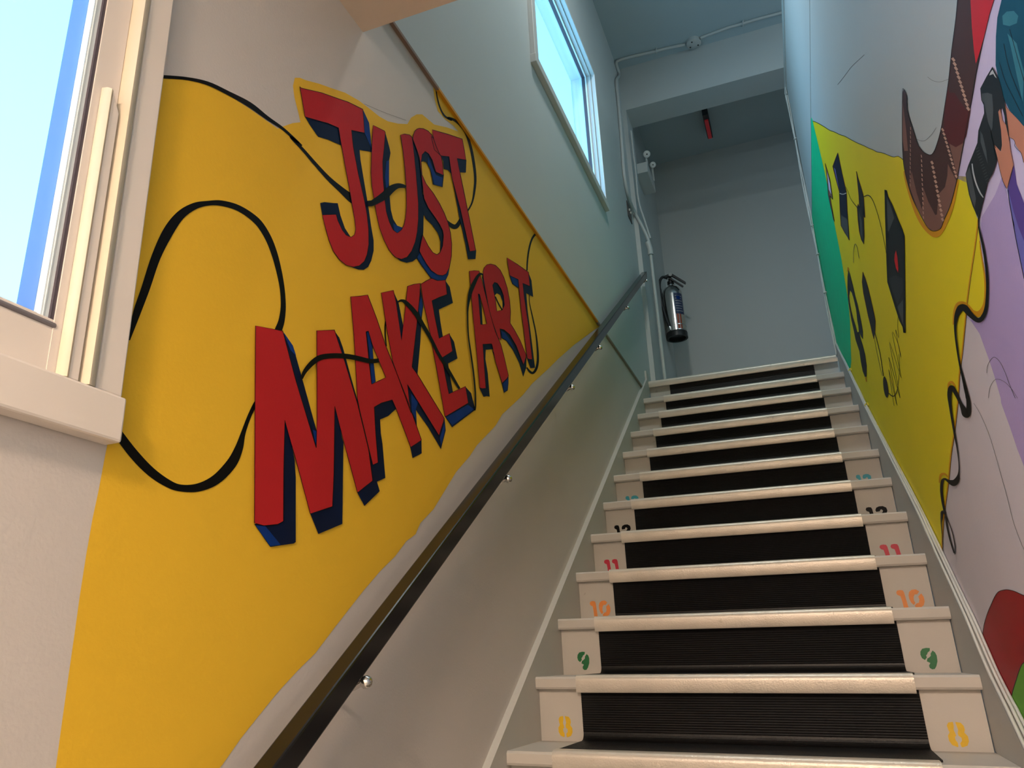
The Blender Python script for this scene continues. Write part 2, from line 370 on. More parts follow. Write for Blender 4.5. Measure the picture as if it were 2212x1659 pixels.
# ================================================================== STAIRCASE
stair = empty('staircase', (0, 0, 0))
tag(stair, 'painted wooden staircase with metal nosings, black rubber runner and stencilled step numbers', 'staircase')
SX0, SX1 = -0.7365, 0.4865
MX0, MX1 = -0.60219, 0.33231
def T(x, y, z): return (x, y+SKEW*x, z+TILT*x)
def extrx(prof, x0, x1, name, m, parent, smooth=False, caps=True, fn=T):
    return MB().extr([fn(x0, a, b) for a, b in prof], [fn(x1, a, b) for a, b in prof], caps).build(name, m, parent, smooth)
NOSE = 0.030
for k in range(1, 19):
    y = (k-18)*RUN; z = (k-18)*RISE + (0.0204 if k == 18 else 0)
    zp = (k-1-18)*RISE
    X1 = SX1
    back = y+RUN+NOSE-0.001 if k < 18 else y+0.15
    th = 0.036
    prof = [(y+0.006, z), (back, z), (back, z-th), (y+0.004, z-th), (y, z-th+0.006), (y, z-0.006)]
    extrx(prof, SX0, X1, 'tread', STEP, stair)
    # riser board
    rprof = [(y+NOSE, zp), (y+NOSE, z-th), (y+NOSE+0.018, z-th), (y+NOSE+0.018, zp)]
    rz = extrx(rprof, SX0+0.002, X1-0.002, 'riser', STEP, stair)
    # metal nosing: rounded front, lip on the tread
    zt = z+0.0054; yf = y-0.004; r = 0.017; n_ = []
    n_ += [(y+0.047, z+0.0015), (y+0.044, zt)]
    for i in range(9):
        a = math.pi/2*i/8; n_.append((yf+r-r*math.sin(a), zt-r+r*math.cos(a)))
    n_ += [(yf+0.001, zt-0.047), (yf+0.004, zt-0.051), (yf+0.008, zt-0.049), (yf+0.009, z-th-0.001), (y+0.003, z-th-0.001), (y+0.003, z+0.0005), (y+0.04, z+0.0005)]
    if k == 18: o = extrx(n_, SX0+0.001, X1-0.001, 'metal_nosing', ALU, stair)
    else: o = extrx(n_, MX0, MX1, 'metal_nosing', ALU, stair)
    smooth_auto(o, 50)
    # rubber mat on the riser, curling onto the tread below and running to its nosing
    g_ = []; yr = y+NOSE; ztop = z-th-0.001; nr = 18; cove = 0.022
    t_ = 0.0035
    h0 = zp+cove+0.006
    for i in range(nr*2+1):
        zz = ztop-(ztop-h0)*i/(nr*2); g_.append((yr-t_-(0.0016 if i % 2 else 0.0), zz))
    for i in range(1, 7):
        a = math.pi/2*i/6; g_.append((yr-t_-cove*(1-math.cos(a)), zp+0.006+cove*(1-math.sin(a))))
    yfront = y-RUN+0.047
    ntr = 20; ya = yr-t_-cove
    for i in range(1, ntr*2+1):
        yy = ya+(yfront-ya)*i/(ntr*2); g_.append((yy, zp+0.0055-(0.0014 if i % 2 else 0.0)))
    g_ += [(yfront, zp+0.0004), (yr-0.0004, zp+0.0004), (yr-0.0004, ztop)]
    if k > 1: extrx(g_, MX0+0.006, MX1+0.008, 'rubber_mat', RUB, stair)
    else: extrx([p for p in g_ if p[0] > y-0.01]+[(y, zp+0.0004), (yr-0.0004, zp+0.0004), (yr-0.0004, ztop)][1:], MX0+0.006, MX1+0.008, 'rubber_mat', RUB, stair)
    # stencilled numbers
    rz['stepno'] = k
    if k == 8: R8 = rz
# digits: polygons in unit boxes (x right, y down), from the photograph
def norm(p, x0, x1, y0, y1): return [((a-x0)/(x1-x0), (b-y0)/(y1-y0)) for a, b in p]
DIG = {
 '8': [[(.38, 0), (.15, .03), (.05, .15), (.08, .32), (.12, .42), (0, .55), (0, .75), (.12, .92), (.38, 1), (.42, .95), (.42, .82), (.34, .72), (.34, .60), (.42, .55), (.40, .45), (.35, .32), (.40, .18), (.40, .03)],
       [(.52, 0), (.78, .03), (.90, .15), (.92, .30), (.86, .42), (1, .56), (1, .76), (.88, .93), (.62, 1), (.56, .97), (.54, .84), (.66, .74), (.66, .62), (.54, .55), (.52, .44), (.58, .32), (.55, .18), (.52, .05)]],
 '9': [norm([(372, 760), (378, 730), (400, 705), (440, 697), (474, 700), (468, 725), (445, 740), (438, 755), (425, 765), (428, 785), (405, 808), (380, 790)], 372, 524, 697, 893),
       norm([(495, 722), (515, 740), (524, 770), (520, 820), (500, 865), (480, 890), (455, 893), (435, 880), (432, 860), (450, 835), (420, 820), (430, 795), (450, 785), (468, 770), (470, 750)], 372, 524, 697, 893)],
 '1': [[(0, .15), (.12, .03), (.45, 0), (.75, .03), (.85, .15), (.90, .45), (1, 1), (.50, 1), (.46, .6), (.38, .33), (.08, .26)]],
 '0': [norm([(258, 200), (270, 170), (300, 152), (340, 150), (370, 170), (345, 195), (320, 195), (305, 215), (300, 250), (310, 270), (290, 290), (268, 265), (258, 235)], 255, 405, 150, 317),
       norm([(385, 188), (403, 220), (403, 260), (385, 295), (350, 315), (305, 315), (298, 295), (320, 275), (345, 270), (355, 240), (350, 215)], 255, 405, 150, 317)],
 '2': [[(0, .25), (.1, .08), (.35, 0), (.65, 0), (.9, .12), (.95, .32), (.85, .5), (.6, .67), (.55, .75), (1, .75), (1, 1), (0, 1), (0, .8), (.3, .58), (.55, .4), (.6, .3), (.5, .22), (.4, .24), (.35, .34), (.05, .36)]],
 '3': [[(0, .2), (.1, .05), (.4, 0), (.7, .02), (.95, .15), (.95, .35), (.8, .48), (.98, .62), (.98, .8), (.8, .97), (.5, 1), (.2, .97), (0, .8), (.05, .67), (.3, .67), (.4, .75), (.58, .73), (.62, .64), (.55, .57), (.35, .55), (.35, .42), (.55, .4), (.6, .32), (.5, .24), (.35, .28), (.28, .34), (.03, .32)]],
}
def number(k, txt, u0, u1, vt, m, name, h=0.060):
    yr = (k-18)*RUN+NOSE-0.0006
    def on_riser(u, v):       # riser plane, y = yr + SKEW*x
        d = ray(u, v); t = (yr-CAM.y+SKEW*CAM.x)/(d.y-SKEW*d.x); return CAM+d*t
    a = on_riser(u0, vt); b = on_riser(u1, vt); w = b.x-a.x; V = []; F = []
    n = len(txt); gap = 0.08*w if n > 1 else 0
    wid = {'1': 0.62}
    tot = sum(wid.get(c, 1) for c in txt); cur = a.x
    for c in txt:
        cw = (w-gap*(n-1))*wid.get(c, 1)/tot
        for poly in DIG[c]:
            q3 = [Vector((cur+p[0]*cw, 0, a.z-p[1]*h)) for p in poly]
            q3 = [Vector((p.x, yr+SKEW*p.x, p.z+TILT*(p.x-a.x))) for p in q3]
            tri = tessellate_polygon([[Vector((p.x, p.z, 0)) for p in q3]]); bb = len(V); V += q3
            F += [tuple(bb+i for i in t) for t in tri]
        cur += cw+gap
    o = mesh(name, V, F, m, [r for r in stair.children if r.get('stepno') == k][0])
    return o
for (k, txt, m, cn, sides) in (
    (8, '8', N_Y, 'yellow', ((1204.8, 1234.6, 1546.5), (2041.4, 2084, 1559))),
    (9, '9', N_G, 'green', ((1246.2, 1271.9, 1408), (1985.2, 2020, 1399.7))),
    (10, '10', N_O, 'orange', ((1273.5, 1317.4, 1298.5), (1934.8, 1992.8, 1274.8))),
    (11, '11', N_R, 'crimson', ((1304.3, 1336, 1209), (1898.8, 1943.3, 1176.8))),
    (12, '12', INK, 'black', ((1326.3, 1363, 1135), (1869, 1917, 1096))),
    (13, '13', N_T, 'teal', ((1350.6, 1379.5, 1072), (1848, 1881.6, 1026)))):
    for (u0, u1, v) in sides:
        o = number(k, txt, u0, u1, v, m, 'stencilled_number')
        o['label'] = '%s stencilled number %s' % (cn, txt)
for r in stair.children:
    if 'stepno' in r: del r['stepno']

# ================================================================== WINDOWS
def boardL(name, px, Xf, Xb, m, parent, cr=PX, sm=False):
    """board on the left wall: outline as seen on its front plane Xf, going back to Xb"""
    A = [onL(*cr(*p), Xf) for p in px]; B = [Vector((Xb, p.y, p.z)) for p in A]
    return MB().extr(A, B).build(name, m, parent)
# ---- lower window by the camera
w1 = struct(empty('window_1', (XL, -5.1, -1.35)))
w1.location = (0, 0, 0)
def yz(u, v, X): p = onL(u, v, X); return p.y, p.z
def vboard(name, ya, yb, z0, z1, Xf, Xb, m, parent): return MB().box(Xb, Xf, ya, yb, z0, z1).build(name, m, parent)
XC = XL+0.024
ZT1 = -0.26
yo = (yz(263, 857, XC)[0]+yz(378, 0, XC)[0])/2        # casing outer edge
yi = (yz(328, 0, XC)[0]+yz(206.9, 830, XC)[0])/2
y2 = (yz(295.5, 0, XC)[0]+yz(180, 824, XC)[0])/2
zap = yz(263, 857, XC+0.004)[1]
zab = yz(248, 954, XC+0.004)[1]
zrail = yz(101.6, 798, XC)[1]
bevel(vboard('casing', yi, yo, zap, ZT1, XC, XL, TRIM, w1), 0.003)
bead = MB()
ring = [(y2, XL), (y2+0.002, XC-0.004), ((y2+yi)/2-0.004, XC+0.006), ((y2+yi)/2+0.006, XC+0.005), (yi, XC-0.004), (yi, XL)]
bead.extr([(b, a, zap) for a, b in ring], [(b, a, ZT1) for a, b in ring])
smooth_auto(bead.build('bead', mat('ivory_gloss_trim', (0.66, 0.56, 0.42), 0.55), w1), 60)
yj = (yz(242, 0, XC-0.012)[0]+yz(106, 706, XC-0.012)[0])/2
vboard('jamb', yj, y2, zrail, ZT1, XC-0.012, XL-0.02, TRIM, w1)
vboard('jamb', y2-0.03, -4.40, W1[2]-0.02, ZT1, XL, XL-0.04, TRIM, w1)
# applied stop with its own bead on the lower half
ztop = yz(233, 183, XC+0.002)[1]
ys0 = (yz(233.5, 186, XC-0.002)[0]+yz(128, 798, XC-0.002)[0])/2
vb = MB(); A = [(XC-0.001, ys0+0.012, zrail), (XC-0.001, y2-0.003, zrail), (XC-0.001, y2-0.003, ztop-0.03), (XC-0.001, ys0+0.012, ztop)]
vb.extr(A, [(XC-0.011, b, c) for a, b, c in A]); bevel(vb.build('stop_board', TRIM, w1), 0.0015)
bd = MB(); rg = [(ys0, XC-0.011), (ys0+0.002, XC-0.002), (ys0+0.007, XC+0.002), (ys0+0.012, XC-0.001), (ys0+0.012, XC-0.011)]
bd.extr([(b, a, zrail) for a, b in rg], [(b, a, ztop) for a, b in rg]); smooth_auto(bd.build('stop_bead', MATS['ivory_gloss_trim'], w1), 60)
# apron board under the window, bottom rail above it
bevel(vboard('apron', -5.95, yo+0.004, zab, zap, XC+0.006, XL, TRIM, w1), 0.004)
zg = yz(60, 680, XC-0.03)[1]
bevel(vboard('bottom_rail', -5.76, yj+0.012, zap, zg, XC-0.013, XL-0.05, TRIM, w1), 0.002)
vboard('bottom_rail', -5.95, y2+0.001, zap, zrail, XC-0.002, XL-0.02, TRIM, w1)
vboard('casing', -5.95, yo, ZT1-0.0, SOF_Z-0.002, XC, XL, TRIM, w1)
vboard('casing', -5.86, -5.76, zrail, ZT1, XC, XL, TRIM, w1)
# gasket, white sash stile, glass
Xg = XC-0.014
yg1 = yj+0.004; yg0 = (yz(227, 0, Xg)[0]+yz(106, 686, Xg)[0])/2
vboard('gasket', yg0, yg1, zg-0.004, ZT1, Xg, XL-0.03, GASK, w1)
zgl = yz(86, 680, Xg-0.002)[1]
q = MB(); q.box(XL-0.03, Xg+0.004, -5.76, yg1, zg-0.012, zgl-0.004); bevel(q.build('gasket', mat('grey_glazing_seal', (0.17, 0.15, 0.16), 0.5), w1), 0.003)
Xs = XC-0.018
ys_1 = yg0+0.001; ys_0 = (yz(207, 0, Xs)[0]+yz(86, 670, Xs)[0])/2
vboard('sash_stile', ys_0, ys_1, zg-0.004, ZT1, Xs, XL-0.03, STILE, w1)
vboard('sash_stile', ys_0+0.003, ys_0+0.0045, zg-0.004, ZT1, Xs+0.001, Xs, STILE, w1)
vboard('pane', -5.76, ys_0+0.002, zg-0.004, ZT1, XL-0.003, XL-0.006, GL, w1)
# blue outside casing board standing proud of the wall
Xo = XL-0.0405
vboard('outer_casing', ys_0-0.0005, y2-0.03, zg-0.12, 0.0, Xo, XL-0.0065, BLUE, w1)
MB().box(XL-0.16, XL-0.03, -5.80, y2-0.03, zg-0.10, zg-0.045).build('outer_sill', mat('weathered_outer_sill', (0.30, 0.29, 0.28), 0.7, noise=0.2, nscale=30), w1)

# ---- upper window
w2 = struct(empty('window_2'))
Xf = -0.722
yr_o, zt_o = yz(1286.7, 162.7, Xf); yr_b, _ = yz(1309.3, 422, Xf); yr_o = (yr_o+yr_b)/2
yl_o, zb_o = yz(1157.7, 132.6, Xf)
zb_o = (zb_o+yz(1314, 452, Xf)[1])/2
yl_i, zb_i = yz(1166.7, 129.6, Xf)
zb_i = zb_o+0.052
def ring_frame(name, y0, y1, z0, z1, wl, wr_, wb, wt, Xf_, Xb_, m, parent):
    A = [(y0, z0), (y1, z0), (y1, z1), (y0, z1)]; B = [(y0+wl, z0+wb), (y1-wr_, z0+wb), (y1-wr_, z1-wt), (y0+wl, z1-wt)]
    V = [(Xf_, *p) for p in A]+[(Xf_, *p) for p in B]+[(Xb_, *p) for p in A]+[(Xb_, *p) for p in B]; F = []
    for i in range(4):
        j = (i+1) % 4
        F += [(i, j, 4+j, 4+i), (8+i, 12+i, 12+j, 8+j), (i, 8+i, 8+j, j), (4+i, 4+j, 12+j, 12+i)]
    return mesh(name, V, F, m, parent)
bevel(ring_frame('casing', yl_o, yr_o, zb_o+0.045, zt_o, 0.055, 0.022, 0.012, 0.022, Xf, XLU-0.001, TRIMW, w2), 0.003)
bevel(MB().box(XLU-0.001, Xf+0.003, yl_o-0.004, yr_o+0.035, zb_o, zb_o+0.050).build('sill', TRIMW, w2), 0.003)
a0, a1, b0, b1 = yl_o+0.055, yr_o-0.022, zb_o+0.057, zt_o-0.022
ring_frame('jamb', a0-0.01, a1+0.010, b0-0.01, b1+0.01, 0.018, 0.018, 0.018, 0.018, XLU-0.004, XLU-0.14, TRIMW, w2)
ring_frame('sash', a0+0.008, a1-0.008, b0+0.008, b1-0.008, 0.03, 0.014, 0.03, 0.014, XLU-0.030, XLU-0.075, STILE, w2)
ring_frame('gasket', a0+0.036, a1-0.020, b0+0.036, b1-0.020, 0.004, 0.004, 0.004, 0.004, XLU-0.040, XLU-0.060, GASK, w2)
MB().box(XLU-0.056, XLU-0.052, a0+0.038, a1-0.021, b0+0.038, b1-0.021).build('pane', GL, w2)

# ================================================================== LEFT MURAL
ml = empty('wall_mural', (0, 0, 0))
tag(ml, 'golden yellow wall mural with red block lettering JUST MAKE ART and looping black cord', 'mural')
CJ = crop(600, 170, 3.688); CU = crop(760, 250, 4.483); CM = crop(540, 690, 3.317); CA = crop(740, 590, 4.047); CR_ = crop(980, 540, 4.877)
C7 = crop(600, 140, 3.319); C2 = crop(240, 140, 2.676); C3 = crop(100, 880, 2.129)
ybg = [(300, 163), (330, 162), (365, 163), (420, 170), (470, 190), (540, 235), (600, 278), (612, 273), (632, 266), (649, 264), (645, 245), (636, 210), (633, 185), (637, 168), (648, 168), (660, 173),
       (690, 181), (715, 190), (745, 200), (775, 217), (800, 236), (820, 252), (838, 262), (860, 267), (880, 268), (888, 254), (900, 247), (912, 247), (925, 258), (938, 269), (965, 275), (990, 284), (980, 272), (962, 258), (946, 240), (939, 215), (936, 190), (940, 172), (947, 163),
       (957, 166), (1040, 306), (1120, 434), (1200, 557), (1250, 632), (1291, 690), (1299, 703), (1285, 712), (1240, 745), (1205, 776), (1183, 798), (1150, 828), (1128, 855), (1085, 895), (1070, 920), (1030, 962), (1015, 985), (985, 1020), (936.5, 1100), (907.9, 1130), (897.8, 1154), (877.6, 1169),
       (854, 1201), (820.3, 1234.8), (783, 1278.6), (722.6, 1356), (682, 1410), (641.7, 1450), (598, 1497.6), (557.5, 1548), (520.4, 1595), (480, 1652.6), (430, 1710), (112, 1710), (121, 1655), (134, 1560), (148, 1460), (161, 1370), (172, 1290), (186, 1200), (200, 1120), (213, 1060), (226, 990), (236, 940), (262, 800), (300, 560), (320, 300)]
paint('L', 'yellow_field', PX, ybg, YEL, 1, ml)
ribbon('L', 'orange_edge', PX, [(953, 170, 9), (1040, 310, 10), (1120, 436, 10), (1200, 558, 9), (1250, 633, 8), (1287, 686, 7)], ORG, 2, ml, label='darker orange band along the upper edge')
def shape_set(side, objs): return joined(objs)
def letter(name, label, cr, face, holes, shadows, brights=(), lay=3, face_extra=(), sm=False):
    f = paint('L', 'letter', cr, face, RED, lay+2, ml, holes=holes, sm=sm, label=label)
    if shadows:
        s = paint('L', 'letter_shadow', cr, shadows[0], NAVY, lay, f, extra=[(x,) for x in shadows[1:]], label='navy block shadow of the letter')
    for b in brights: paint('L', 'letter_highlight', cr, b, BLU2, lay+1, f, label='bright blue part of the block shadow')
    for lp in [face]+list(holes):
        e = ribbon('L', 'letter_outline', cr, lp, INK, lay+3, f, w=0.0, closed=True, n=1)
        bpy.data.objects.remove(e)
    # dark hand-drawn outline round the face
    outl = [ribbon('L', 'letter_outline', cr, [(p[0], p[1], 1.5*OUTW[cr]) for p in lp], INK, lay+2.6, f, closed=True, n=1) for lp in [face]+list(holes)]
    joined(outl)
    return f
OUTW = {CJ: 3.688*0.8, CU: 4.483*0.75, CM: 3.317*0.9, CA: 4.047*0.8, CR_: 4.877*0.65}
letter('J', 'red letter J with navy block shadow', CJ,
 [(176, 62), (190, 75), (350, 112), (500, 165), (560, 185), (678, 243), (686, 340), (692, 432), (588, 410), (603, 545), (640, 745), (690, 965), (712, 1080), (724, 1200), (726, 1320), (712, 1400), (690, 1455), (650, 1490), (600, 1500), (545, 1485), (490, 1440), (440, 1370), (405, 1280), (375, 1170), (355, 1085), (465, 1080), (480, 1130), (515, 1205), (545, 1245), (585, 1262), (610, 1245), (621, 1200), (612, 1120), (590, 990), (570, 870), (545, 740), (515, 570), (500, 490), (485, 392), (400, 355), (345, 340), (217, 303), (190, 140)], [],
 [[(217, 303), (260, 375), (322, 463), (400, 485), (502, 530), (515, 570), (545, 600), (520, 400), (400, 340)],
  [(660, 235), (678, 243), (728, 352), (740, 470), (750, 585), (652, 567), (660, 650), (690, 830), (725, 1040), (745, 1180), (764, 1290), (764, 1370), (745, 1450), (720, 1500), (685, 1522), (640, 1520), (560, 1490), (640, 1440), (700, 1300), (700, 1100), (600, 560), (560, 400)],
  [(338, 990), (372, 983), (440, 990), (478, 992), (500, 1090), (535, 1190), (580, 1260), (545, 1252), (500, 1200), (440, 1110), (360, 1120)]],
 brights=[[(678, 243), (728, 352), (748, 560), (692, 432)]])
letter('U', 'red letter U with navy block shadow', CU,
 [(207, 92), (318, 148), (325, 165), (315, 300), (300, 440), (303, 600), (318, 790), (335, 930), (365, 1030), (400, 1105), (440, 1135), (480, 1105), (505, 1060), (520, 990), (530, 880), (528, 720), (515, 520), (495, 330), (472, 186), (510, 176), (560, 185), (585, 210), (600, 330), (620, 520), (635, 700), (645, 850), (645, 1000), (635, 1120), (615, 1220), (580, 1310), (535, 1370), (480, 1390), (420, 1370), (360, 1300), (310, 1200), (270, 1090), (240, 960), (215, 800), (195, 690), (185, 550), (190, 400), (197, 220)], [],
 [[(310, 145), (325, 165), (365, 310), (375, 360), (362, 430), (360, 640), (368, 800), (378, 910), (400, 1000), (440, 1065), (488, 1082), (490, 1110), (430, 1150), (330, 1050), (285, 500), (300, 300)],
  [(575, 200), (600, 240), (650, 400), (668, 500), (680, 620), (690, 780), (697, 950), (692, 1130), (680, 1240), (655, 1320), (625, 1385), (590, 1410), (530, 1423), (470, 1405), (400, 1350), (480, 1340), (600, 1150), (620, 700), (590, 400)]],
 brights=[[(362, 430), (360, 640), (340, 760), (320, 600), (335, 440)], [(400, 1040), (440, 1065), (488, 1082), (480, 1108), (440, 1135), (410, 1110)]], lay=4)
letter('S', 'red letter S with blue block shadow', CU,
 [(592, 230), (597, 185), (610, 150), (630, 128), (655, 121), (695, 125), (740, 148), (775, 185), (792, 222), (815, 290), (850, 370), (868, 395), (880, 480), (888, 575), (850, 560), (815, 545), (800, 500), (780, 430), (745, 370), (710, 345), (683, 375), (672, 450), (680, 570), (720, 660), (790, 750), (850, 850), (895, 940), (930, 1030), (955, 1130), (968, 1240), (965, 1360), (945, 1470), (915, 1530), (880, 1547), (830, 1540), (770, 1500), (720, 1430), (680, 1360), (655, 1310), (670, 1230), (688, 1150), (700, 1180), (740, 1260), (785, 1325), (825, 1345), (855, 1325), (880, 1260), (888, 1160), (880, 1110), (850, 1050), (800, 975), (740, 890), (700, 800), (688, 700), (672, 550), (655, 400), (620, 300)], [],
 [[(660, 480), (672, 450), (690, 440), (720, 450), (755, 510), (775, 600), (785, 665), (830, 678), (880, 692), (892, 570), (840, 540), (800, 400), (740, 330), (680, 330)],
  [(690, 760), (740, 890), (800, 975), (850, 1050), (882, 1110), (890, 1160), (880, 1260), (855, 1325), (858, 1220), (835, 1140), (780, 1060), (720, 1000), (692, 950), (670, 850)],
  [(640, 1320), (660, 1300), (720, 1400), (780, 1490), (850, 1540), (900, 1520), (948, 1460), (935, 1540), (910, 1590), (870, 1605), (820, 1595), (765, 1575), (710, 1500), (660, 1430), (625, 1375)]],
 brights=[[(655, 1330), (680, 1365), (720, 1435), (770, 1504), (830, 1543), (880, 1550), (915, 1534), (942, 1480), (930, 1545), (905, 1583), (870, 1598), (820, 1588), (768, 1568), (715, 1495), (665, 1425), (635, 1370)], [(735, 470), (760, 520), (785, 600), (800, 665), (870, 685), (880, 600), (815, 575), (780, 500), (740, 400)]], lay=5)
letter('T', 'red letter T ending the word JUST', CU,
 [(778, 135), (930, 178), (1070, 225), (1090, 330), (1105, 428), (1020, 412), (1050, 560), (1140, 1000), (1200, 1303), (1143, 1313), (1050, 900), (970, 600), (942, 395), (866, 388), (800, 330), (770, 200), (792, 222)], [],
 [[(1015, 410), (1030, 470), (1048, 548), (1105, 550), (1110, 428), (1050, 400)],
  [(860, 385), (885, 440), (890, 515), (930, 525), (960, 560), (1000, 760), (1040, 980), (1100, 1240), (1125, 1390), (1198, 1388), (1205, 1303), (1150, 1290), (1060, 880), (960, 390)]], lay=5)
letter('M', 'large red letter M with navy block shadow', CM,
 [(40, 45), (235, 82), (330, 440), (475, 920), (480, 700), (478, 80), (605, 75), (670, 270), (770, 600), (850, 930), (880, 1155), (770, 1240), (700, 980), (608, 622), (602, 1100), (592, 1340), (432, 1392), (330, 1010), (250, 722), (242, 1100), (240, 1445), (200, 1468), (100, 1478), (32, 1458), (35, 700)], [],
 [[(225, 80), (260, 120), (308, 188), (390, 480), (478, 800), (475, 925), (330, 500), (240, 150)],
  [(600, 75), (640, 130), (665, 200), (770, 580), (830, 800), (870, 1000), (900, 1130), (930, 1230), (820, 1337), (768, 1240), (800, 1150), (760, 700), (640, 300)],
  [(245, 715), (285, 830), (320, 1010), (328, 1130), (328, 1595), (315, 1605), (145, 1630), (30, 1465), (230, 1430)],
  [(605, 615), (640, 730), (660, 850), (670, 880), (662, 1465), (490, 1537), (430, 1388), (590, 1300)]],
 brights=[[(240, 90), (308, 188), (330, 260), (290, 220)], [(40, 1475), (145, 1625), (220, 1615), (110, 1480)], [(450, 790), (476, 800), (478, 915), (462, 860)]], lay=5)
letter('A', 'red letter A of the word MAKE', CA,
 [(70, 205), (140, 202), (220, 190), (300, 400), (380, 640), (440, 790), (560, 1090), (690, 1458), (655, 1485), (595, 1520), (470, 1190), (435, 1108), (340, 1135), (278, 1170), (290, 1400), (311, 1655), (264, 1675), (150, 1200), (130, 1100), (100, 560)],
 [[(205, 510), (225, 505), (265, 640), (378, 912), (320, 940), (255, 972), (235, 800)]],
 [[(270, 1165), (435, 1100), (470, 1185), (400, 1248), (328, 1280), (335, 1400), (350, 1500), (374, 1790), (295, 1826), (260, 1670), (300, 1640), (280, 1400)],
  [(590, 1515), (640, 1470), (690, 1455), (692, 1575), (612, 1617)],
  [(205, 510), (225, 505), (262, 640), (272, 780), (290, 950), (255, 972), (225, 680)]],
 brights=[[(212, 520), (228, 515), (258, 640), (270, 780), (286, 950), (257, 966), (232, 680)]], lay=4)
letter('K', 'red letter K of the word MAKE', CA,
 [(338, 172), (445, 150), (470, 260), (515, 590), (555, 250), (568, 115), (620, 98), (680, 88), (675, 200), (650, 450), (608, 820), (655, 885), (780, 1090), (890, 1270), (842, 1418), (700, 1190), (568, 975), (585, 1120), (600, 1225), (520, 1000), (440, 780), (385, 480)], [],
 [[(440, 150), (490, 260), (530, 460), (515, 595), (450, 350)],
  [(675, 90), (706, 285), (690, 420), (680, 600), (655, 885), (600, 820), (640, 400)],
  [(565, 970), (600, 1000), (842, 1400), (892, 1270), (902, 1375), (860, 1538), (750, 1350), (642, 1195), (652, 1390), (595, 1220)]],
 brights=[[(600, 1050), (660, 1130), (640, 1195), (645, 1290), (605, 1210)], [(850, 1440), (893, 1300), (895, 1375), (862, 1510)], [(660, 300), (690, 200), (700, 290), (685, 400)]], lay=4)
letter('E', 'red letter E of the word MAKE', CA,
 [(685, 95), (730, 68), (780, 45), (830, 65), (900, 60), (915, 185), (850, 210), (782, 240), (815, 420), (845, 570), (935, 527), (962, 682), (870, 740), (900, 900), (930, 1055), (1075, 990), (1100, 1135), (895, 1255), (830, 880), (760, 500), (700, 220)], [],
 [[(895, 60), (937, 120), (965, 260), (842, 318), (855, 420), (877, 555), (840, 572), (775, 235), (905, 180)],
  [(930, 525), (975, 600), (1005, 745), (922, 790), (940, 900), (965, 1040), (925, 1057), (860, 735), (955, 680)],
  [(1070, 988), (1125, 1050), (1160, 1195), (958, 1347), (893, 1250), (1090, 1130)]],
 brights=[[(905, 1262), (1095, 1150), (1150, 1190), (960, 1330)]], lay=4)
letter('A', 'red letter A of the word ART', CR_,
 [(165, 222), (215, 217), (268, 220), (300, 330), (390, 690), (440, 860), (500, 1000), (545, 1180), (578, 1325), (560, 1355), (510, 1400), (440, 1170), (405, 1000), (400, 988), (308, 992), (325, 1250), (340, 1455), (300, 1460), (275, 1450), (240, 1050), (205, 700)],
 [[(258, 460), (272, 465), (310, 600), (350, 780), (305, 785), (285, 785), (270, 600)]],
 [[(303, 985), (405, 985), (412, 1045), (338, 1050), (335, 1150), (360, 1300), (380, 1545), (345, 1540), (315, 1547), (270, 1450), (330, 1450), (310, 1200)],
  [(400, 1040), (440, 1120), (520, 1390), (578, 1325), (578, 1400), (570, 1480), (530, 1505), (500, 1380), (440, 1170)],
  [(258, 460), (272, 465), (295, 590), (305, 785), (285, 785), (270, 600)]],
 brights=[[(520, 1410), (575, 1345), (575, 1400), (565, 1470), (530, 1495)]], lay=4)
letter('R', 'red letter R of the word ART', CR_,
 [(310, 230), (320, 190), (350, 155), (390, 147), (440, 160), (490, 210), (530, 290), (565, 400), (590, 530), (600, 650), (595, 770), (640, 840), (700, 950), (765, 1110), (735, 1210), (660, 1010), (590, 890), (530, 840), (488, 828), (500, 950), (470, 930), (385, 690), (340, 450), (312, 290)],
 [[(410, 370), (430, 340), (460, 350), (500, 410), (525, 480), (535, 580), (512, 632), (455, 645), (440, 520)]],
 [[(484, 824), (530, 835), (590, 885), (660, 1005), (735, 1205), (768, 1115), (765, 1240), (733, 1335), (690, 1190), (620, 1050), (555, 960), (505, 930)],
  [(410, 370), (430, 340), (460, 350), (500, 410), (525, 480), (537, 560), (530, 600), (516, 625), (515, 540), (490, 475), (455, 455), (432, 480)],
  [(310, 240), (300, 290), (325, 420), (388, 690), (400, 690), (340, 300)]],
 brights=[[(500, 850), (540, 870), (600, 960), (640, 1050), (560, 950), (512, 925)], [(305, 300), (320, 330), (350, 520), (330, 420)]], lay=3)
letter('T', 'small red letter T of the word ART', CR_,
 [(562, 80), (670, 150), (790, 235), (803, 380), (728, 348), (745, 500), (790, 800), (828, 1150), (800, 1152), (775, 1140), (740, 850), (705, 580), (680, 310), (590, 268)], [],
 [[(587, 266), (620, 270), (685, 310), (685, 402), (618, 360)],
  [(785, 230), (820, 320), (838, 495), (765, 455), (780, 640), (815, 900), (858, 1240), (810, 1245), (772, 1138), (820, 1140), (735, 480), (720, 345), (795, 370)]],
 brights=[[(595, 275), (622, 275), (680, 318), (680, 392), (622, 356)]], lay=4)
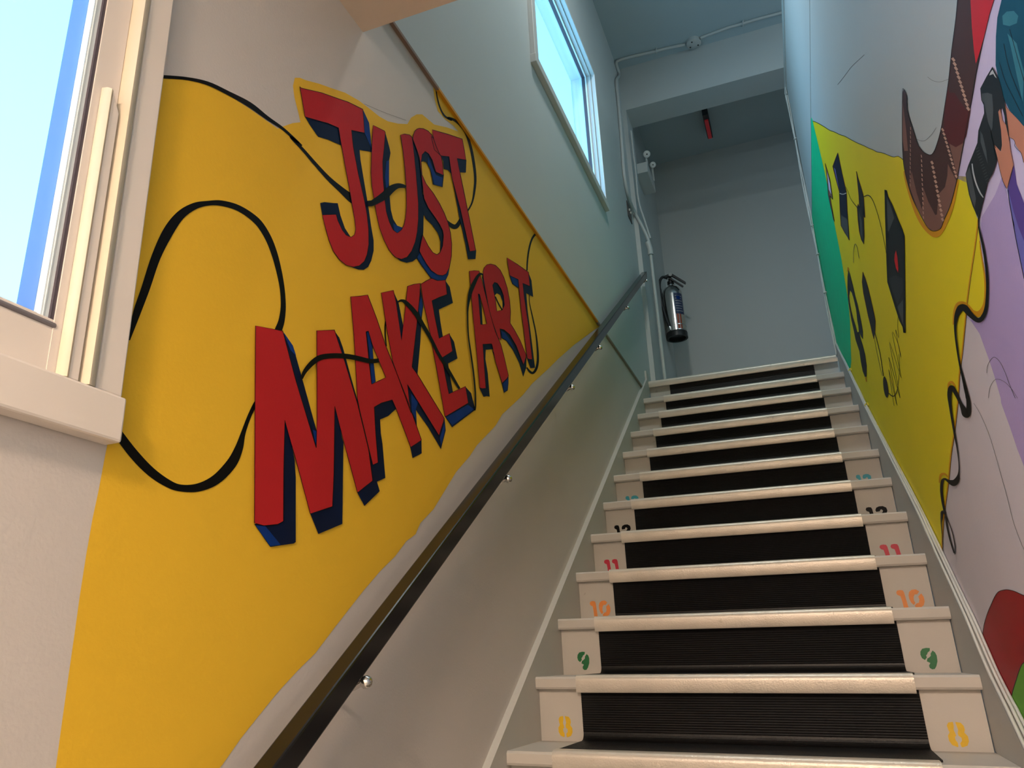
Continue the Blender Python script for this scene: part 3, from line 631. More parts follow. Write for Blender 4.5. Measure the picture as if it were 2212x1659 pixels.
# ---- black cord
def cord(label, *segs, layer=2.5):
    P = []
    for cr, s, pts in segs:
        for x, y, w in pts: u, v = cr(x, y); P.append((u, v, w/s))
    ribbon('L', 'painted_cord', PX, P, INK, layer, ml, label=label)
cord('black cord sweeping down from the window to the letter J',
 (C2, 2.676, [(250, 68, 20), (315, 70, 20), (440, 80, 18), (560, 108, 22), (680, 165, 24), (800, 230, 30), (900, 305, 22), (1000, 375, 16), (1100, 470, 16)]),
 (CJ, 3.688, [(100, 460, 20), (200, 565, 24), (300, 680, 28), (400, 790, 34), (500, 880, 45), (590, 955, 65), (640, 985, 60)]))
cord('short black cord running across the letter U', (CJ, 3.688, [(715, 995, 45), (740, 993, 46)]), (CU, 4.483, [(200, 845, 56), (260, 810, 66), (320, 770, 76), (380, 712, 72), (440, 680, 52), (490, 680, 38), (522, 690, 24)]), layer=8.2)
cord('black cord behind the last two letters of JUST',
 (CU, 4.483, [(915, 1015, 20), (960, 1060, 40), (1000, 1075, 44), (1030, 1050, 40), (1060, 990, 25)]))
cord('thin black cord rising from the T to the orange edge',
 (CU, 4.483, [(1120, 925, 14), (1165, 840, 16), (1188, 720, 22), (1196, 600, 24), (1180, 450, 26), (1150, 300, 26), (1110, 180, 24), (1060, 100, 24), (990, 40, 24), (930, 20, 20)]),
 (C7, 3.319, [(1250, 395, 16), (1200, 370, 13), (1165, 310, 10), (1143, 230, 9), (1137, 170, 7), (1148, 132, 6), (1160, 124, 5)]))
cord('broad black cord looping above the letter M', (C2, 2.676, [(100, 1590, 20), (150, 1430, 44), (200, 1290, 50), (260, 1110, 54), (330, 965, 62), (400, 870, 52), (480, 818, 40), (560, 800, 28), (640, 800, 32), (740, 830, 34), (840, 900, 38), (900, 985, 38), (940, 1080, 36), (970, 1190, 32), (990, 1300, 28), (995, 1400, 30), (985, 1480, 36), (968, 1530, 42), (962, 1550, 42)]))
cord('broad black cord hanging below the window to the letter M', (C3, 2.129, [(290, 60, 30), (325, 112, 40), (400, 212, 44), (480, 295, 42), (560, 350, 36), (620, 371, 32), (700, 368, 38), (780, 332, 46), (850, 260, 48), (885, 190, 38), (905, 120, 22), (930, 50, 18), (955, -5, 18), (970, -30, 18)]))
cord('black cord crossing the M and the A', (CM, 3.317, [(370, 425, 18), (395, 370, 30), (450, 308, 38), (510, 271, 38), (600, 260, 36), (700, 265, 36), (780, 280, 34), (860, 298, 32), (925, 294, 30)]), layer=9)
cord('sliver of black cord between A and K', (CA, 4.047, [(378, 410, 10), (372, 470, 13), (374, 560, 13), (384, 640, 8)]))
cord('black cord crossing the K and the E', (CA, 4.047, [(478, 255, 12), (515, 240, 22), (560, 262, 34), (640, 352, 40), (700, 450, 36), (770, 570, 30), (830, 690, 28), (890, 790, 28), (950, 890, 26), (1000, 975, 22), (1022, 1010, 20)]), layer=9)
cord('thin black cord drooping round the second A', (CR_, 4.877, [(308, 262, 10), (285, 252, 24), (255, 275, 30), (215, 350, 42), (175, 450, 40), (152, 590, 20), (148, 700, 14), (155, 900, 14), (180, 1080, 16), (210, 1300, 16), (228, 1500, 16), (230, 1640, 16), (220, 1690, 20)]), layer=9)
cord('thin black cord inside the bowl of the R', (CR_, 4.877, [(440, 490, 10), (470, 560, 13), (510, 630, 13)]))
cord('thin black cord curling from the orange edge to the small T', (C7, 3.319, [(1882, 1203, 10), (1850, 1212, 16), (1820, 1255, 13), (1800, 1330, 12), (1790, 1410, 11), (1787, 1475, 9)]))
cord('thin black cord looping under the small T', (CR_, 4.877, [(797, 475, 8), (800, 560, 8), (830, 700, 12), (865, 870, 14), (883, 1030, 20), (887, 1160, 24), (870, 1250, 26), (835, 1295, 24), (800, 1278, 22), (770, 1238, 14)]))
ribbon('L', 'pencil_line', C7, [(620, 280, 2), (760, 340, 2), (920, 398, 2)], PENCIL, 1.6, ml, n=3)

# ================================================================== RIGHT MURAL
mr = empty('wall_mural', (0, 0, 0))
tag(mr, 'multicoloured wall mural of a teal haired photographer above yellow and lavender fields', 'mural')
A1 = crop(1760, 240, 4.609); A2 = crop(1760, 560, 4.879); A3 = crop(1930, 0, 3.191); A4 = crop(2000, 460, 4.146); A5 = crop(1960, 820, 3.948); A6 = crop(2040, 1240, 3.959)
def pr(*a, **k): return paint('R', *a, **k)
def rr(*a, **k): return ribbon('R', *a, **k)
def cv(cr, pts): return [cr(*p[:2]) for p in pts]
EDGE = [(1754.3, 484), (1757, 500), (1769, 559), (1785, 640), (1806, 740), (1812, 762)]
pr('green_stripe', PX, [(1752, 253), (1754.2, 256.6), (1774, 339), (1790, 412.5), (1801.5, 479), (1817.5, 559), (1823.5, 597), (1831.7, 646), (1836, 691), (1837.5, 744.5), (1838.9, 781), (1836.5, 800), (1826, 785), (1816, 764)]+EDGE[::-1][1:], GREEN, 2, mr, label='emerald green stripe at the wall end')
ytop = cv(A1, [(-20, 100), (0, 105), (50, 130), (100, 160), (150, 192), (190, 205), (230, 225), (260, 238), (300, 250), (370, 290), (440, 325), (490, 345), (540, 370), (580, 385), (620, 408), (660, 412), (700, 425), (750, 447), (790, 458), (830, 448), (878, 483)])
yright = cv(A4, [(470, 60), (440, 300), (400, 560), (365, 830), (350, 1000), (325, 1250), (300, 1450), (290, 1640)])+cv(A5, [(430, 190), (400, 450), (370, 650), (350, 870), (320, 1090), (305, 1250), (297, 1400), (292, 1500)])
ylow = [(2032, 1212), (2014, 1175), (1990, 1125), (1965, 1075), (1935, 1012), (1905, 950), (1880, 902), (1856, 850), (1838, 808)]
pr('yellow_field', PX, ytop+[(1965, 360), (2000, 440), (2030, 430), (2060, 400), (2068, 380), (2086, 381)]+cv(A3, [(560, 1450), (575, 1500)])+yright+ylow, YEL2, 1, mr)
rr('outline', PX, ytop, INK, 2.2, mr, w=1.1, n=2)
rr('outline', PX, yright, ORG, 2.2, mr, w=3.5, n=3)
rr('outline', PX, [(p[0]+1.5, p[1]) for p in yright], INK, 2.4, mr, w=1.0, n=3)
# lavender ground, reaching past the picture
RX = 2330
pr('lavender_field', PX, [(2125, -60), (2118, 0), (2105, 90), (2092, 170), (2080, 260), (2066, 345), (2064, 384), (2100, 400), (2112, 470)]+yright+[(2032, 1216), (2070, 1300), (2120, 1410), (2190, 1570), (2260, 1720), (RX, 1800), (RX, -60)], LAV, 1.0, mr)
pr('lavender_field', PX, cv(A4, [(355, 930), (395, 955), (480, 1080), (560, 1300), (610, 1450), (670, 1659)])+cv(A5, [(800, 200), (880, 420), (940, 600), (995, 740)])+[(2240, 1100), (RX, 1300), (RX, 1700), (2250, 1720), (2190, 1575), (2120, 1415), (2070, 1305), (2034, 1218)]+yright[::-1][:-4], LAV0, 1.5, mr)
pr('lilac_field', PX, cv(A4, [(395, 955), (480, 1080), (560, 1300), (610, 1450), (670, 1659)])+cv(A5, [(800, 200), (880, 420), (940, 600), (995, 740)])+[(2240, 1100), (RX, 1200), (RX, 900)]+cv(A4, [(879, 590), (840, 400), (800, 200), (765, 0)])+[(2165, 380), (2150, 420), (2120, 470), (2118, 520)]+cv(A4, [(520, 330), (560, 600), (560, 760), (530, 920), (480, 980), (430, 960)]), LAV2, 1.7, mr)
pr('sleeve', PX, cv(A3, [(830, 1135), (850, 1270), (900, 1400)])+[(2235, 470), (2280, 560), (RX, 700), (RX, 1100), (2290, 900), (2250, 720)]+cv(A4, [(879, 590), (840, 400), (800, 200), (765, 0)])+cv(A3, [(850, 1659-60), (830, 1560), (800, 1400), (785, 1310)]), PERI, 2.0, mr, label='periwinkle sleeve edge')
pr('sleeve', PX, cv(A3, [(830, 1135), (850, 1270), (900, 1400)])+[(2235, 470), (2280, 560), (RX, 700), (RX, 900), (2260, 620)]+cv(A4, [(879, 250), (830, 130), (790, 0)])+cv(A3, [(815, 1400), (790, 1305)]), PUR, 2.3, mr, label='violet sleeve of the painted photographer')
rr('outline', PX, cv(A3, [(790, 1310), (800, 1400), (830, 1560)])+cv(A4, [(765, 0), (800, 200), (840, 400), (879, 590)]), INK, 2.6, mr, w=1.3, n=3)
# brown garment with stitching
BO = [(445, -60), (430, 120), (400, 350), (380, 550), (350, 750), (325, 900), (290, 1020), (268, 1060), (250, 1068), (210, 1050), (170, 1000), (130, 880), (105, 800), (93, 740), (90, 660), (70, 615), (62, 640), (60, 900), (65, 1080), (80, 1190), (120, 1340), (170, 1450), (220, 1545), (255, 1585), (285, 1592), (325, 1575), (350, 1510), (390, 1420), (430, 1270), (460, 1110), (490, 950), (520, 780), (545, 650), (570, 500), (605, 330), (650, 120), (700, -60)]
rr('halo', A3, [(445, 1240, 14), (425, 1310, 26), (400, 1420, 30), (350, 1540, 40), (300, 1612, 44), (250, 1600, 30), (190, 1530, 24), (140, 1420, 22), (90, 1260, 16), (72, 1180, 8)], ORG, 2.4, mr, label='orange halo under the brown garment')
gm_ = pr('garment', A3, BO, MAR, 3, mr, label='dark brown painted garment with pink stitches')
pr('garment_panel', A3, [(385, 640), (420, 640), (500, 760), (530, 760), (500, 940), (470, 1000), (430, 1015), (385, 995), (345, 900), (355, 740), (375, 600)], MAR2, 3.3, gm_)
pr('garment_panel', A3, [(375, 1130), (372, 1210), (355, 1290), (310, 1340), (300, 1478), (288, 1482), (240, 1390), (205, 1290), (205, 1400), (195, 1440), (160, 1330), (125, 1180), (112, 1290), (170, 1450), (220, 1545), (255, 1585), (285, 1592), (325, 1575), (350, 1510), (400, 1400), (435, 1250)], BRN, 3.3, gm_)
pr('garment_panel', A3, [(385, 990), (430, 1015), (482, 985), (460, 1110), (440, 1215)], BRN, 3.35, gm_)
pr('garment_panel', A3, [(62, 700), (72, 760), (88, 900), (100, 1040), (75, 1040), (62, 960)], BRN, 3.3, gm_)
pr('scarlet_wedge', A3, [(528, -60), (710, -60), (660, 100), (630, 230), (600, 340), (568, 440), (555, 350), (540, 180)], SCAR, 3.6, gm_, label='scarlet wedge')
rr('outline', A3, BO, INK, 3.5, gm_, w=3.5, n=3)
def stitches(cr, a, b, n, w, ln):
    obs = []
    for i in range(n):
        t = (i+0.5)/n; x = a[0]+(b[0]-a[0])*t; y = a[1]+(b[1]-a[1])*t; dx, dy = (b[0]-a[0])/n*ln/2, (b[1]-a[1])/n*ln/2
        obs.append(rr('stitching', cr, [(x-dx-w*0.3, y-dy), (x+dx+w*0.3, y+dy)], STITCH, 3.8, gm_, w=w, n=1))
    return joined(obs)
stitches(A3, (408, 395), (520, 765), 12, 17, 0.72)
stitches(A3, (335, 880), (437, 1230), 12, 13, 0.65)
stitches(A3, (263, 1105), (342, 1530), 13, 15, 0.6)
stitches(A3, (192, 1060), (207, 1515), 14, 6, 0.6)
stitches(A3, (118, 870), (114, 1290), 14, 4, 0.7)
# painted photographer: hair, face, hand, camera
pr('painted_hair', A3, [(760, -60), (735, 40), (716, 120), (706, 250), (704, 450), (735, 600), (770, 700), (800, 760), (850, 815), (895, 865), (960, 900), (1150, 800), (1260, 500), (1260, -60)], TEAL, 4, mr, label='teal painted hair')
pr('painted_hair', A3, [(750, 110), (780, 80), (830, 75), (860, 110), (850, 160), (800, 180), (755, 170)], TEAL2, 4.3, mr, label='pale highlight in the teal hair')
pr('painted_hair', A3, [(785, 230), (810, 330), (850, 520), (890, 700), (900, 500), (850, 300)], TEAL2, 4.3, mr, label='pale streak in the teal hair')
for pts in ([(730, 430), (770, 560), (840, 700), (890, 800)], [(760, 300), (800, 480), (880, 680)], [(800, 200), (850, 380), (900, 560)]): rr('hair_strand', A3, pts, CHAR, 4.5, mr, w=4, n=4)
pr('painted_face', A3, [(758, 690), (775, 735), (800, 765), (850, 815), (895, 868), (960, 900), (1000, 1200), (940, 1180), (897, 1120), (880, 1055), (845, 1005), (830, 965), (805, 950), (790, 930)], SKIN, 3.9, mr, label='peach painted face behind the camera')
rr('outline', A3, [(805, 950), (828, 962), (838, 985), (835, 1005), (855, 1030), (880, 1055), (897, 1120)], INK, 4.4, mr, w=3, n=3)
pr('painted_hand', A3, [(722, 770), (735, 750), (750, 830), (775, 860), (795, 955), (808, 1050), (826, 1135), (800, 1230), (780, 1305), (755, 1250), (735, 1180), (718, 1100), (690, 990), (740, 1045), (748, 1000), (742, 900)], SKIN, 5.2, mr, label='peach painted hand gripping the camera')
rr('outline', A3, [(690, 990), (718, 1100), (735, 1180), (755, 1250), (780, 1300)], INK, 5.4, mr, w=3, n=3)
cm = pr('painted_camera', A3, [(682, 460), (700, 495), (725, 540), (745, 610), (765, 700), (780, 800), (792, 900), (795, 935), (788, 955), (775, 900), (765, 800), (750, 745), (728, 760), (736, 840), (748, 930), (748, 1010), (738, 1045), (705, 1020), (712, 1100), (700, 1150), (683, 1200), (650, 1250), (630, 1340), (600, 1460), (590, 1515), (572, 1480), (545, 1420), (520, 1340), (505, 1260), (497, 1200), (515, 1140), (540, 1080), (578, 985), (585, 900), (625, 780), (622, 725), (605, 690), (598, 610), (640, 530)], CHAR, 5, mr, label='black painted camera with long lens')
pr('camera_panel', A3, [(610, 645), (650, 640), (680, 650), (688, 760), (683, 880), (675, 900), (655, 850), (635, 760), (625, 710), (605, 685)], GREY, 5.3, cm)
pr('camera_panel', A3, [(598, 900), (615, 930), (640, 1040), (650, 1130), (625, 1060), (600, 980)], GREY, 5.3, cm)
pr('camera_panel', A3, [(500, 1200), (525, 1150), (545, 1250), (570, 1370), (560, 1430), (530, 1350)], GREY, 5.3, cm)
pr('camera_panel', A3, [(668, 500), (683, 480), (712, 540), (700, 530), (688, 510), (660, 520)], PALE, 5.3, cm)
rr('lens_ring', A3, [(542, 1128, 8), (550, 1190, 10), (568, 1260, 10), (595, 1325, 10), (620, 1362, 7)], PALE, 5.4, cm, n=4)
ob = []
for i in range(13):
    t = i/12; x = 565+75*t; y = 1030+230*t
    ob.append(rr('lens_ridges', A3, [(x, y), (x+22, y-14)], GREY, 5.4, cm, w=4, n=1))
joined(ob)
rr('outline', A3, [(705, 1020), (680, 960), (670, 900), (690, 1010), (705, 1100)], INK, 5.5, cm, w=4, n=2)
# black cord down the colour boundary
CO = [(470, 40, 8), (472, 110, 10), (490, 200, 16), (512, 300, 20), (535, 440, 22), (550, 600, 24), (548, 760, 26), (535, 870, 32), (505, 940, 40), (470, 962, 40), (430, 940, 42), (385, 895, 50), (345, 850, 58), (310, 855, 60), (280, 905, 44), (264, 980, 26), (264, 1080, 18), (278, 1200, 17), (300, 1340, 15), (330, 1470, 22), (362, 1600, 30), (372, 1659, 32)]
rr('halo', A4, [(245, 1000, 12), (255, 880, 18), (285, 815, 26), (330, 805, 26), (370, 835, 40), (420, 895, 50), (480, 900, 50), (520, 820, 20), (530, 700, 14), (525, 560, 14), (500, 400, 12), (480, 250, 8)], ORG, 2.4, mr, label='orange halo beside the black cord')
pr('yellow_field', A4, [(470, 130), (490, 300), (520, 480), (540, 640), (535, 830), (500, 930), (450, 940), (370, 850), (400, 580), (440, 320)], YEL2, 2.1, mr, label='small yellow lobe between outline and cord')
rr('painted_cord', A4, CO, INK, 5.6, mr, label='black cord snaking down the yellow edge')
rr('painted_cord', A5, [(478, 0, 20), (495, 80, 26), (518, 170, 34), (522, 250, 40), (515, 300, 44), (495, 290, 60), (475, 245, 44), (450, 195, 26), (425, 140, 30), (395, 85, 36), (370, 70, 40), (358, 130, 36), (365, 220, 24), (380, 330, 18), (400, 450, 16), (425, 590, 11), (440, 720, 8), (438, 800, 14), (425, 850, 40), (400, 880, 54), (370, 875, 40), (345, 862, 22), (318, 848, 18), (298, 868, 26), (290, 940, 22), (298, 1030, 20), (312, 1100, 18), (325, 1160, 16), (338, 1250, 14), (365, 1370, 12), (400, 1480, 12)], INK, 5.6, mr, label='black cord snaking down the lower yellow edge')
rr('painted_cord', A5, [(405, 1490, 8), (406, 1420, 8), (385, 1310, 7), (350, 1210, 7), (318, 1140, 14), (298, 1130, 26), (292, 1170, 20), (288, 1230, 8), (296, 1330, 5), (302, 1430, 5), (298, 1505, 6)], INK, 5.7, mr, label='thin black loop at the end of the cord')
rr('halo', A5, [(272, 880, 8), (285, 815, 22), (320, 805, 16), (345, 830, 8)], ORG, 2.4, mr, n=3)
rr('halo', A5, [(350, 130, 10), (352, 40, 18), (380, 22, 20), (410, 60, 12)], ORG, 2.4, mr, n=3)
# painted gadgets on the yellow
def gadget(label, cr, pts, m, halo=True):
    o = pr('painted_gadget', cr, pts, m, 3, mr, label=label)
    if halo: rr('halo', cr, pts, ORG, 2.3, o, w=11, closed=True, n=1)
    rr('outline', cr, pts, INK, 3.5, o, w=5, closed=True, n=1)
    return o
g1 = pr('painted_gadget', A1, [(103, 520), (150, 680), (178, 880), (160, 850), (148, 840), (170, 950), (194, 1098), (182, 1080), (160, 960), (135, 840), (122, 660)], BRN, 3, mr, label='small thin gadget outline')
pr('gadget_panel', A1, [(122, 600), (150, 720), (165, 830), (140, 780), (130, 680)], LAV, 3.3, g1)
rr('outline', A1, [(103, 520), (150, 680), (178, 880), (148, 840), (194, 1098), (160, 960), (135, 840), (122, 660)], INK, 3.5, g1, w=5, closed=True, n=1)
g2 = gadget('tall navy gadget with grey band', A1, [(228, 415), (270, 620), (312, 800), (322, 1000), (332, 1140), (342, 1285), (300, 1210), (262, 1140), (252, 980), (245, 800), (215, 690), (180, 550)], NAVY)
pr('gadget_panel', A1, [(190, 560), (205, 580), (235, 740), (243, 790), (222, 700)], PERI, 3.4, g2)
pr('gadget_panel', A1, [(262, 1030), (325, 1080), (338, 1270), (265, 1140)], GREY, 3.4, g2)
rr('gadget_band', A1, [(247, 818, 8), (280, 828, 8), (315, 815, 8)], PALE, 3.6, g2, n=3)
g3 = gadget('thin black microphone shape with forked wire', A1, [(415, 600), (440, 700), (470, 800), (483, 850), (498, 1060), (490, 1050), (478, 960), (486, 1100), (490, 1250), (485, 1322), (465, 1280), (445, 1200), (432, 1090), (424, 960), (430, 925), (446, 958), (440, 840), (428, 720)], CHAR)
pr('gadget_panel', A1, [(440, 1000), (470, 1100), (478, 1290), (455, 1220)], GREY, 3.4, g3)
big = [A1(705, 785), A1(760, 930), A1(820, 1080), A1(862, 1180), (1951.5, 510), (1952.7, 600), (1953.2, 650), (1953.7, 719), (1945, 692), (1936, 664.5), (1927, 635), (1919, 609), (1917, 560), A1(722, 1400), A1(712, 1100)]
g4 = gadget('large charcoal gadget with a red lens', PX, big, CHAR, halo=False)
rr('halo', PX, big, ORG, 2.3, g4, w=4.5, closed=True, n=1)
pr('gadget_panel', A1, [(712, 820), (745, 900), (790, 1065), (735, 1200), (722, 1180)], GREY, 3.4, g4)
pr('gadget_panel', A2, [(935, 420), (940, 740), (925, 700), (870, 500)], GREY, 3.4, g4)
pr('gadget_panel', A2, [(780, 200), (850, 170), (930, 200), (930, 330), (870, 480), (790, 290)], mat('mural_dark_grey', (0.04, 0.042, 0.05), 0.5), 3.35, g4)
pr('gadget_lens', A1, [(805, 1365), (822, 1430), (836, 1560), (838, 1659), (815, 1620), (792, 1540), (784, 1450)], INK, 3.5, g4)
pr('gadget_lens', A1, [(808, 1385), (822, 1450), (832, 1560), (830, 1610), (808, 1560), (792, 1480), (796, 1430)], SCAR, 3.8, g4, label='red lens')
g5 = pr('painted_gadget', A2, [(355, 108), (370, 150), (388, 220), (410, 310), (430, 400), (450, 470), (470, 560), (490, 660), (507, 760), (508, 842), (490, 820), (470, 770), (482, 830), (505, 900), (530, 1000), (547, 1120), (546, 1235), (528, 1240), (505, 1180), (485, 1080), (470, 970), (450, 910), (430, 850), (408, 740), (385, 640), (365, 520), (350, 420), (344, 300), (345, 180)], CHAR, 3, mr, holes=[[(372, 328), (388, 350), (405, 400), (420, 460), (435, 530), (442, 590), (448, 650), (458, 700), (465, 765), (448, 770), (430, 700), (405, 620), (385, 540), (368, 450), (362, 380)]], label='black headphone shape')
rr('halo', A2, [(345, 130), (352, 85), (362, 110)], ORG, 2.3, g5, w=14, n=1)
rr('halo', A2, [(535, 1240), (545, 1290)], ORG, 2.3, g5, w=14, n=1)
g6 = gadget('black plug with a cord hanging below the headphones', A2, [(508, 135), (530, 200), (560, 300), (595, 450), (620, 560), (637, 650), (634, 750), (620, 840), (605, 770), (585, 680), (565, 600), (540, 480), (515, 360), (500, 240)], CHAR)
rr('gadget_cord', A2, [(628, 760, 7), (655, 860, 6), (690, 1010, 6), (722, 1230, 7)], INK, 3.6, g6, n=3)
pr('gadget_cord', A2, [(735, 1235), (755, 1270), (768, 1330), (777, 1400), (768, 1450), (758, 1458), (740, 1430), (726, 1370), (720, 1300), (722, 1255)], CHAR, 3.6, g6, sm=True)
rr('gadget_cord', A2, [(778, 1410, 8), (805, 1435, 9), (830, 1443, 9), (860, 1405, 7), (880, 1300, 4), (890, 1150, 3), (885, 1000, 3)], INK, 3.6, g6, n=3)
rr('gadget_cord', A1, [(308, 755, 3), (330, 800, 3), (355, 870, 3), (390, 920, 6), (425, 962, 7)], INK, 3.1, g3, n=3)
rr('gadget_cord', A1, [(488, 853, 7), (505, 845, 8), (530, 838, 9), (560, 860, 7), (590, 920, 5), (630, 1040, 4), (665, 1180, 3.5), (690, 1300, 3), (712, 1420, 3)], INK, 3.1, g3, n=3)
rr('pencil_scribble', A1, [(385, 1510, 3), (385, 1400, 3), (400, 1325, 5), (422, 1360, 3.5), (440, 1465, 3)], PENCIL, 3.1, mr, n=4)
zz = [(878, 600), (872, 700), (885, 830), (850, 745), (905, 1030), (880, 900), (815, 775), (912, 1250), (830, 1000), (788, 895), (900, 1460), (840, 1250), (778, 1035), (866, 1540), (800, 1250), (780, 1180), (835, 1545)]
rr('pencil_scribble', A2, zz, INK, 3.1, mr, w=2.8, n=4)
rr('pencil_scribble', A2, [(630, 850), (660, 1010), (700, 1190), (715, 1230)], PENCIL, 3.1, mr, w=3, n=3)
# pencil construction lines
rr('pencil_line', A5, [(565, 200), (620, 290), (690, 450), (750, 640), (800, 820), (850, 1000), (900, 1200), (960, 1370), (995, 1450)], PENCIL, 2.8, mr, w=2.5, n=3)
rr('pencil_line', A4, [(545, 1435), (555, 1360), (605, 1293), (660, 1330), (710, 1430), (750, 1540), (800, 1659)], PENCIL, 2.8, mr, w=3.5, n=4)
rr('pencil_line', A4, [(560, 1659), (575, 1560), (625, 1490), (700, 1510), (770, 1580), (820, 1659)], PENCIL, 2.8, mr, w=3, n=4)
rr('pencil_line', A3, [(235, 530), (270, 555), (320, 565), (380, 545)], PENCIL, 0.8, mr, w=2, n=4)
rr('pencil_line', A3, [(160, 960), (210, 972), (260, 930), (295, 880)], PENCIL, 0.8, mr, w=2, n=4)
rr('pencil_line', crop(1680, 0, 5.925), [(765, 1085), (850, 980), (930, 870), (1010, 790), (1110, 700)], PENCIL, 0.8, mr, w=5, n=3)
# red and green leaves low on the right
pr('crimson_shape', PX, cv(A6, [(328, 600), (325, 540), (340, 430), (370, 330), (400, 260), (430, 195), (465, 150), (530, 134), (600, 148), (681, 185)])+[(2270, 1310), (2300, 1380), (2270, 1410)]+cv(A6, [(681, 760), (650, 800), (615, 900), (590, 980), (568, 1070), (550, 1088), (520, 1050), (480, 970), (430, 850), (380, 740)]), CRIM, 2.4, mr, label='crimson rounded shape')
rr('outline', PX, cv(A6, [(328, 600), (325, 540), (340, 430), (370, 330), (400, 260), (430, 195), (465, 150), (530, 134), (600, 148), (681, 185)])+[(2270, 1310)], INK, 2.9, mr, w=1.4, n=3)
pr('leaf_green_shape', PX, cv(A6, [(681, 755), (650, 800), (615, 900), (590, 980), (568, 1070), (590, 1160), (640, 1270), (681, 1350)])+[(2240, 1650), (RX, 1800), (RX, 1480), (2270, 1410), (2230, 1420)], LEAF, 2.5, mr, label='leaf green rounded shape')
rr('outline', PX, [(2240, 1418)]+cv(A6, [(681, 755), (650, 800), (615, 900), (590, 980), (568, 1070)]), INK, 3.0, mr, w=1.6, n=3)

# ================================================================== HANDRAIL
hr = empty('handrail', (-0.697, -2.0, -0.55)); hr.location = (0, 0, 0)
tag(hr, 'gloss black wooden handrail on small brackets along the left wall', 'handrail')
y0, y1 = -4.75, 0.128; a = 0.849
prof = [(y0, 0.681*y0+a), (y1, 0.681*y1+a), (y1, 0.681*y1+a-0.052), (y1-0.03, 0.681*(y1-0.03)+a-0.052), (y0, 0.681*y0+a-0.052)]
o = MB().extr([(-0.717, p, z) for p, z in prof], [(-0.677, p, z) for p, z in prof]).build('rail', BLACKG, hr)
bevel(o, 0.004)
BX = [(776.5, 1472), (1088, 1034), (1228.6, 837.6), (1290, 753.5), (1351.5, 668.5), (1393, 609)]
for (u, v) in BX:
    p = onL(u, v, -0.690); yb = p.y; zu = 0.681*yb+a-0.052
    q = MB(); q.lathe([(0.010, 0), (0.012, 0.004), (0.012, 0.010), (0.009, 0.016), (0.003, 0.019)], (-0.683, yb, zu-0.014), 14, Vector((1, 0, 0)))
    q.tube([(-0.683, yb, zu-0.014), (-0.70, yb, zu-0.022), (XL+0.006, yb, zu-0.03)], 0.006, 8)
    q.tube([(-0.692, yb, zu-0.014), (-0.695, yb, zu+0.004)], 0.007, 8)
    q.lathe([(0.024, 0), (0.024, 0.004), (0.012, 0.010)], ((XL if zu < ZS else XLU), yb, zu-0.03), 16, Vector((1, 0, 0)))
    smooth_auto(q.build('bracket', CHROME, hr), 40)

# ================================================================== CABLES (right)
pts_up = [onR(u, v, 0.004) for u, v in [(1694.5, 0), (1697, 60), (1699, 135), (1701, 190)]]
tops = [Vector((wr(y)-0.004, y, ztp(y)+0.006)) for y in (-4.5, -3.0, -1.0, -0.4, -0.045)]
down_px = [(1701.5, 212), (1704, 243), (1712, 280), (1721, 316), (1731, 365), (1740, 412), (1752, 472), (1757, 497), (1769, 559), (1785, 641), (1796, 690), (1806, 742), (1812, 760)]
down = []
for u, v in down_px:
    z = onR(u, v, 0.004).z; down.append(Vector((wr(-0.04)-0.004, -0.045, z)))
skp = [(-0.12, 0.0), (-0.20, -0.045)]+[(p[0], p[1]) for p in SKR[::-1][2:-1]]+[(-4.3, -2.85)]
random.seed(4)
GC = 'white cables running down the right wall edge and skirting'
for ci in range(3):
    pts = []
    for i, p in enumerate(tops):
        pts.append(p+Vector((-0.003*ci, 0, 0.004*ci)))
    for i, p in enumerate(down):
        w = math.sin(i*1.3+ci*2.1)*0.006; pts.append(p+Vector((-0.004-0.004*ci+w*0.6, 0.004+w+0.005*ci, 0)))
    nxt = []
    for i in range(len(skp)-1):
        for t in (0, 0.5):
            yy = skp[i][0]*(1-t)+skp[i+1][0]*t; zz_ = skp[i][1]*(1-t)+skp[i+1][1]*t
            w = math.sin(yy*9+ci*2)*0.006; xa, xb = SKX+0.003, wr(yy)-0.006; nxt.append(Vector((xa+(xb-xa)*(ci/2.0), yy, zz_+0.006+abs(w)*0.8+(0.006 if ci == 1 else 0))))
    pts += nxt
    q = MB().tube([Vector(p[:3]) for p in catmull([tuple(p) for p in pts], 3)], 0.0042, 7)
    o = q.build('cable', CABLE, None, True); tag(o, ('thin white cable nearest the steps along the right skirting', 'middle of the three thin white cables along the right skirting', 'thin white cable tight against the mural along the right skirting')[ci], 'cable', GC)
for (u, v, where, yl) in ((1839, 799, 'at the foot of the green stripe', 1), (1875, 874, 'just below the green stripe, beside the painted plug', 1), (1897, 921, 'right of the riser above the teal number', 1),
                      (1923, 976, 'above the teal number 13 step', 1), (1946, 1034, 'beside the black number 12 step', 0), (1987, 1116, 'beside the crimson number 11 step', 1), (2031, 1228, 'just below the tip of the yellow field', 0), (2098, 1345, 'left of the crimson painted shape', 0)):
    p = onR(u, v, 0.002); yy = p.y; zz_ = p.z; xw_ = wr(yy)
    q = MB().tube([(xw_-0.001, yy+0.004, zz_+0.004), (xw_-0.007, yy+0.002, zz_+0.009), (xw_-0.013, yy, zz_+0.004), (xw_-0.016, yy-0.001, zz_-0.004)], 0.003, 6)
    q.box(xw_-0.006, xw_-0.0005, yy-0.008, yy+0.008, zz_-0.006, zz_+0.009)
    o = q.build('cable_clip', mat('yellow_daubed_clip', (0.72, 0.60, 0.05), 0.5) if yl else CABLE)
    tag(o, ('yellow-daubed' if yl else 'white')+' cable clip '+where, 'clip', 'clips of the cable run along the right skirting')
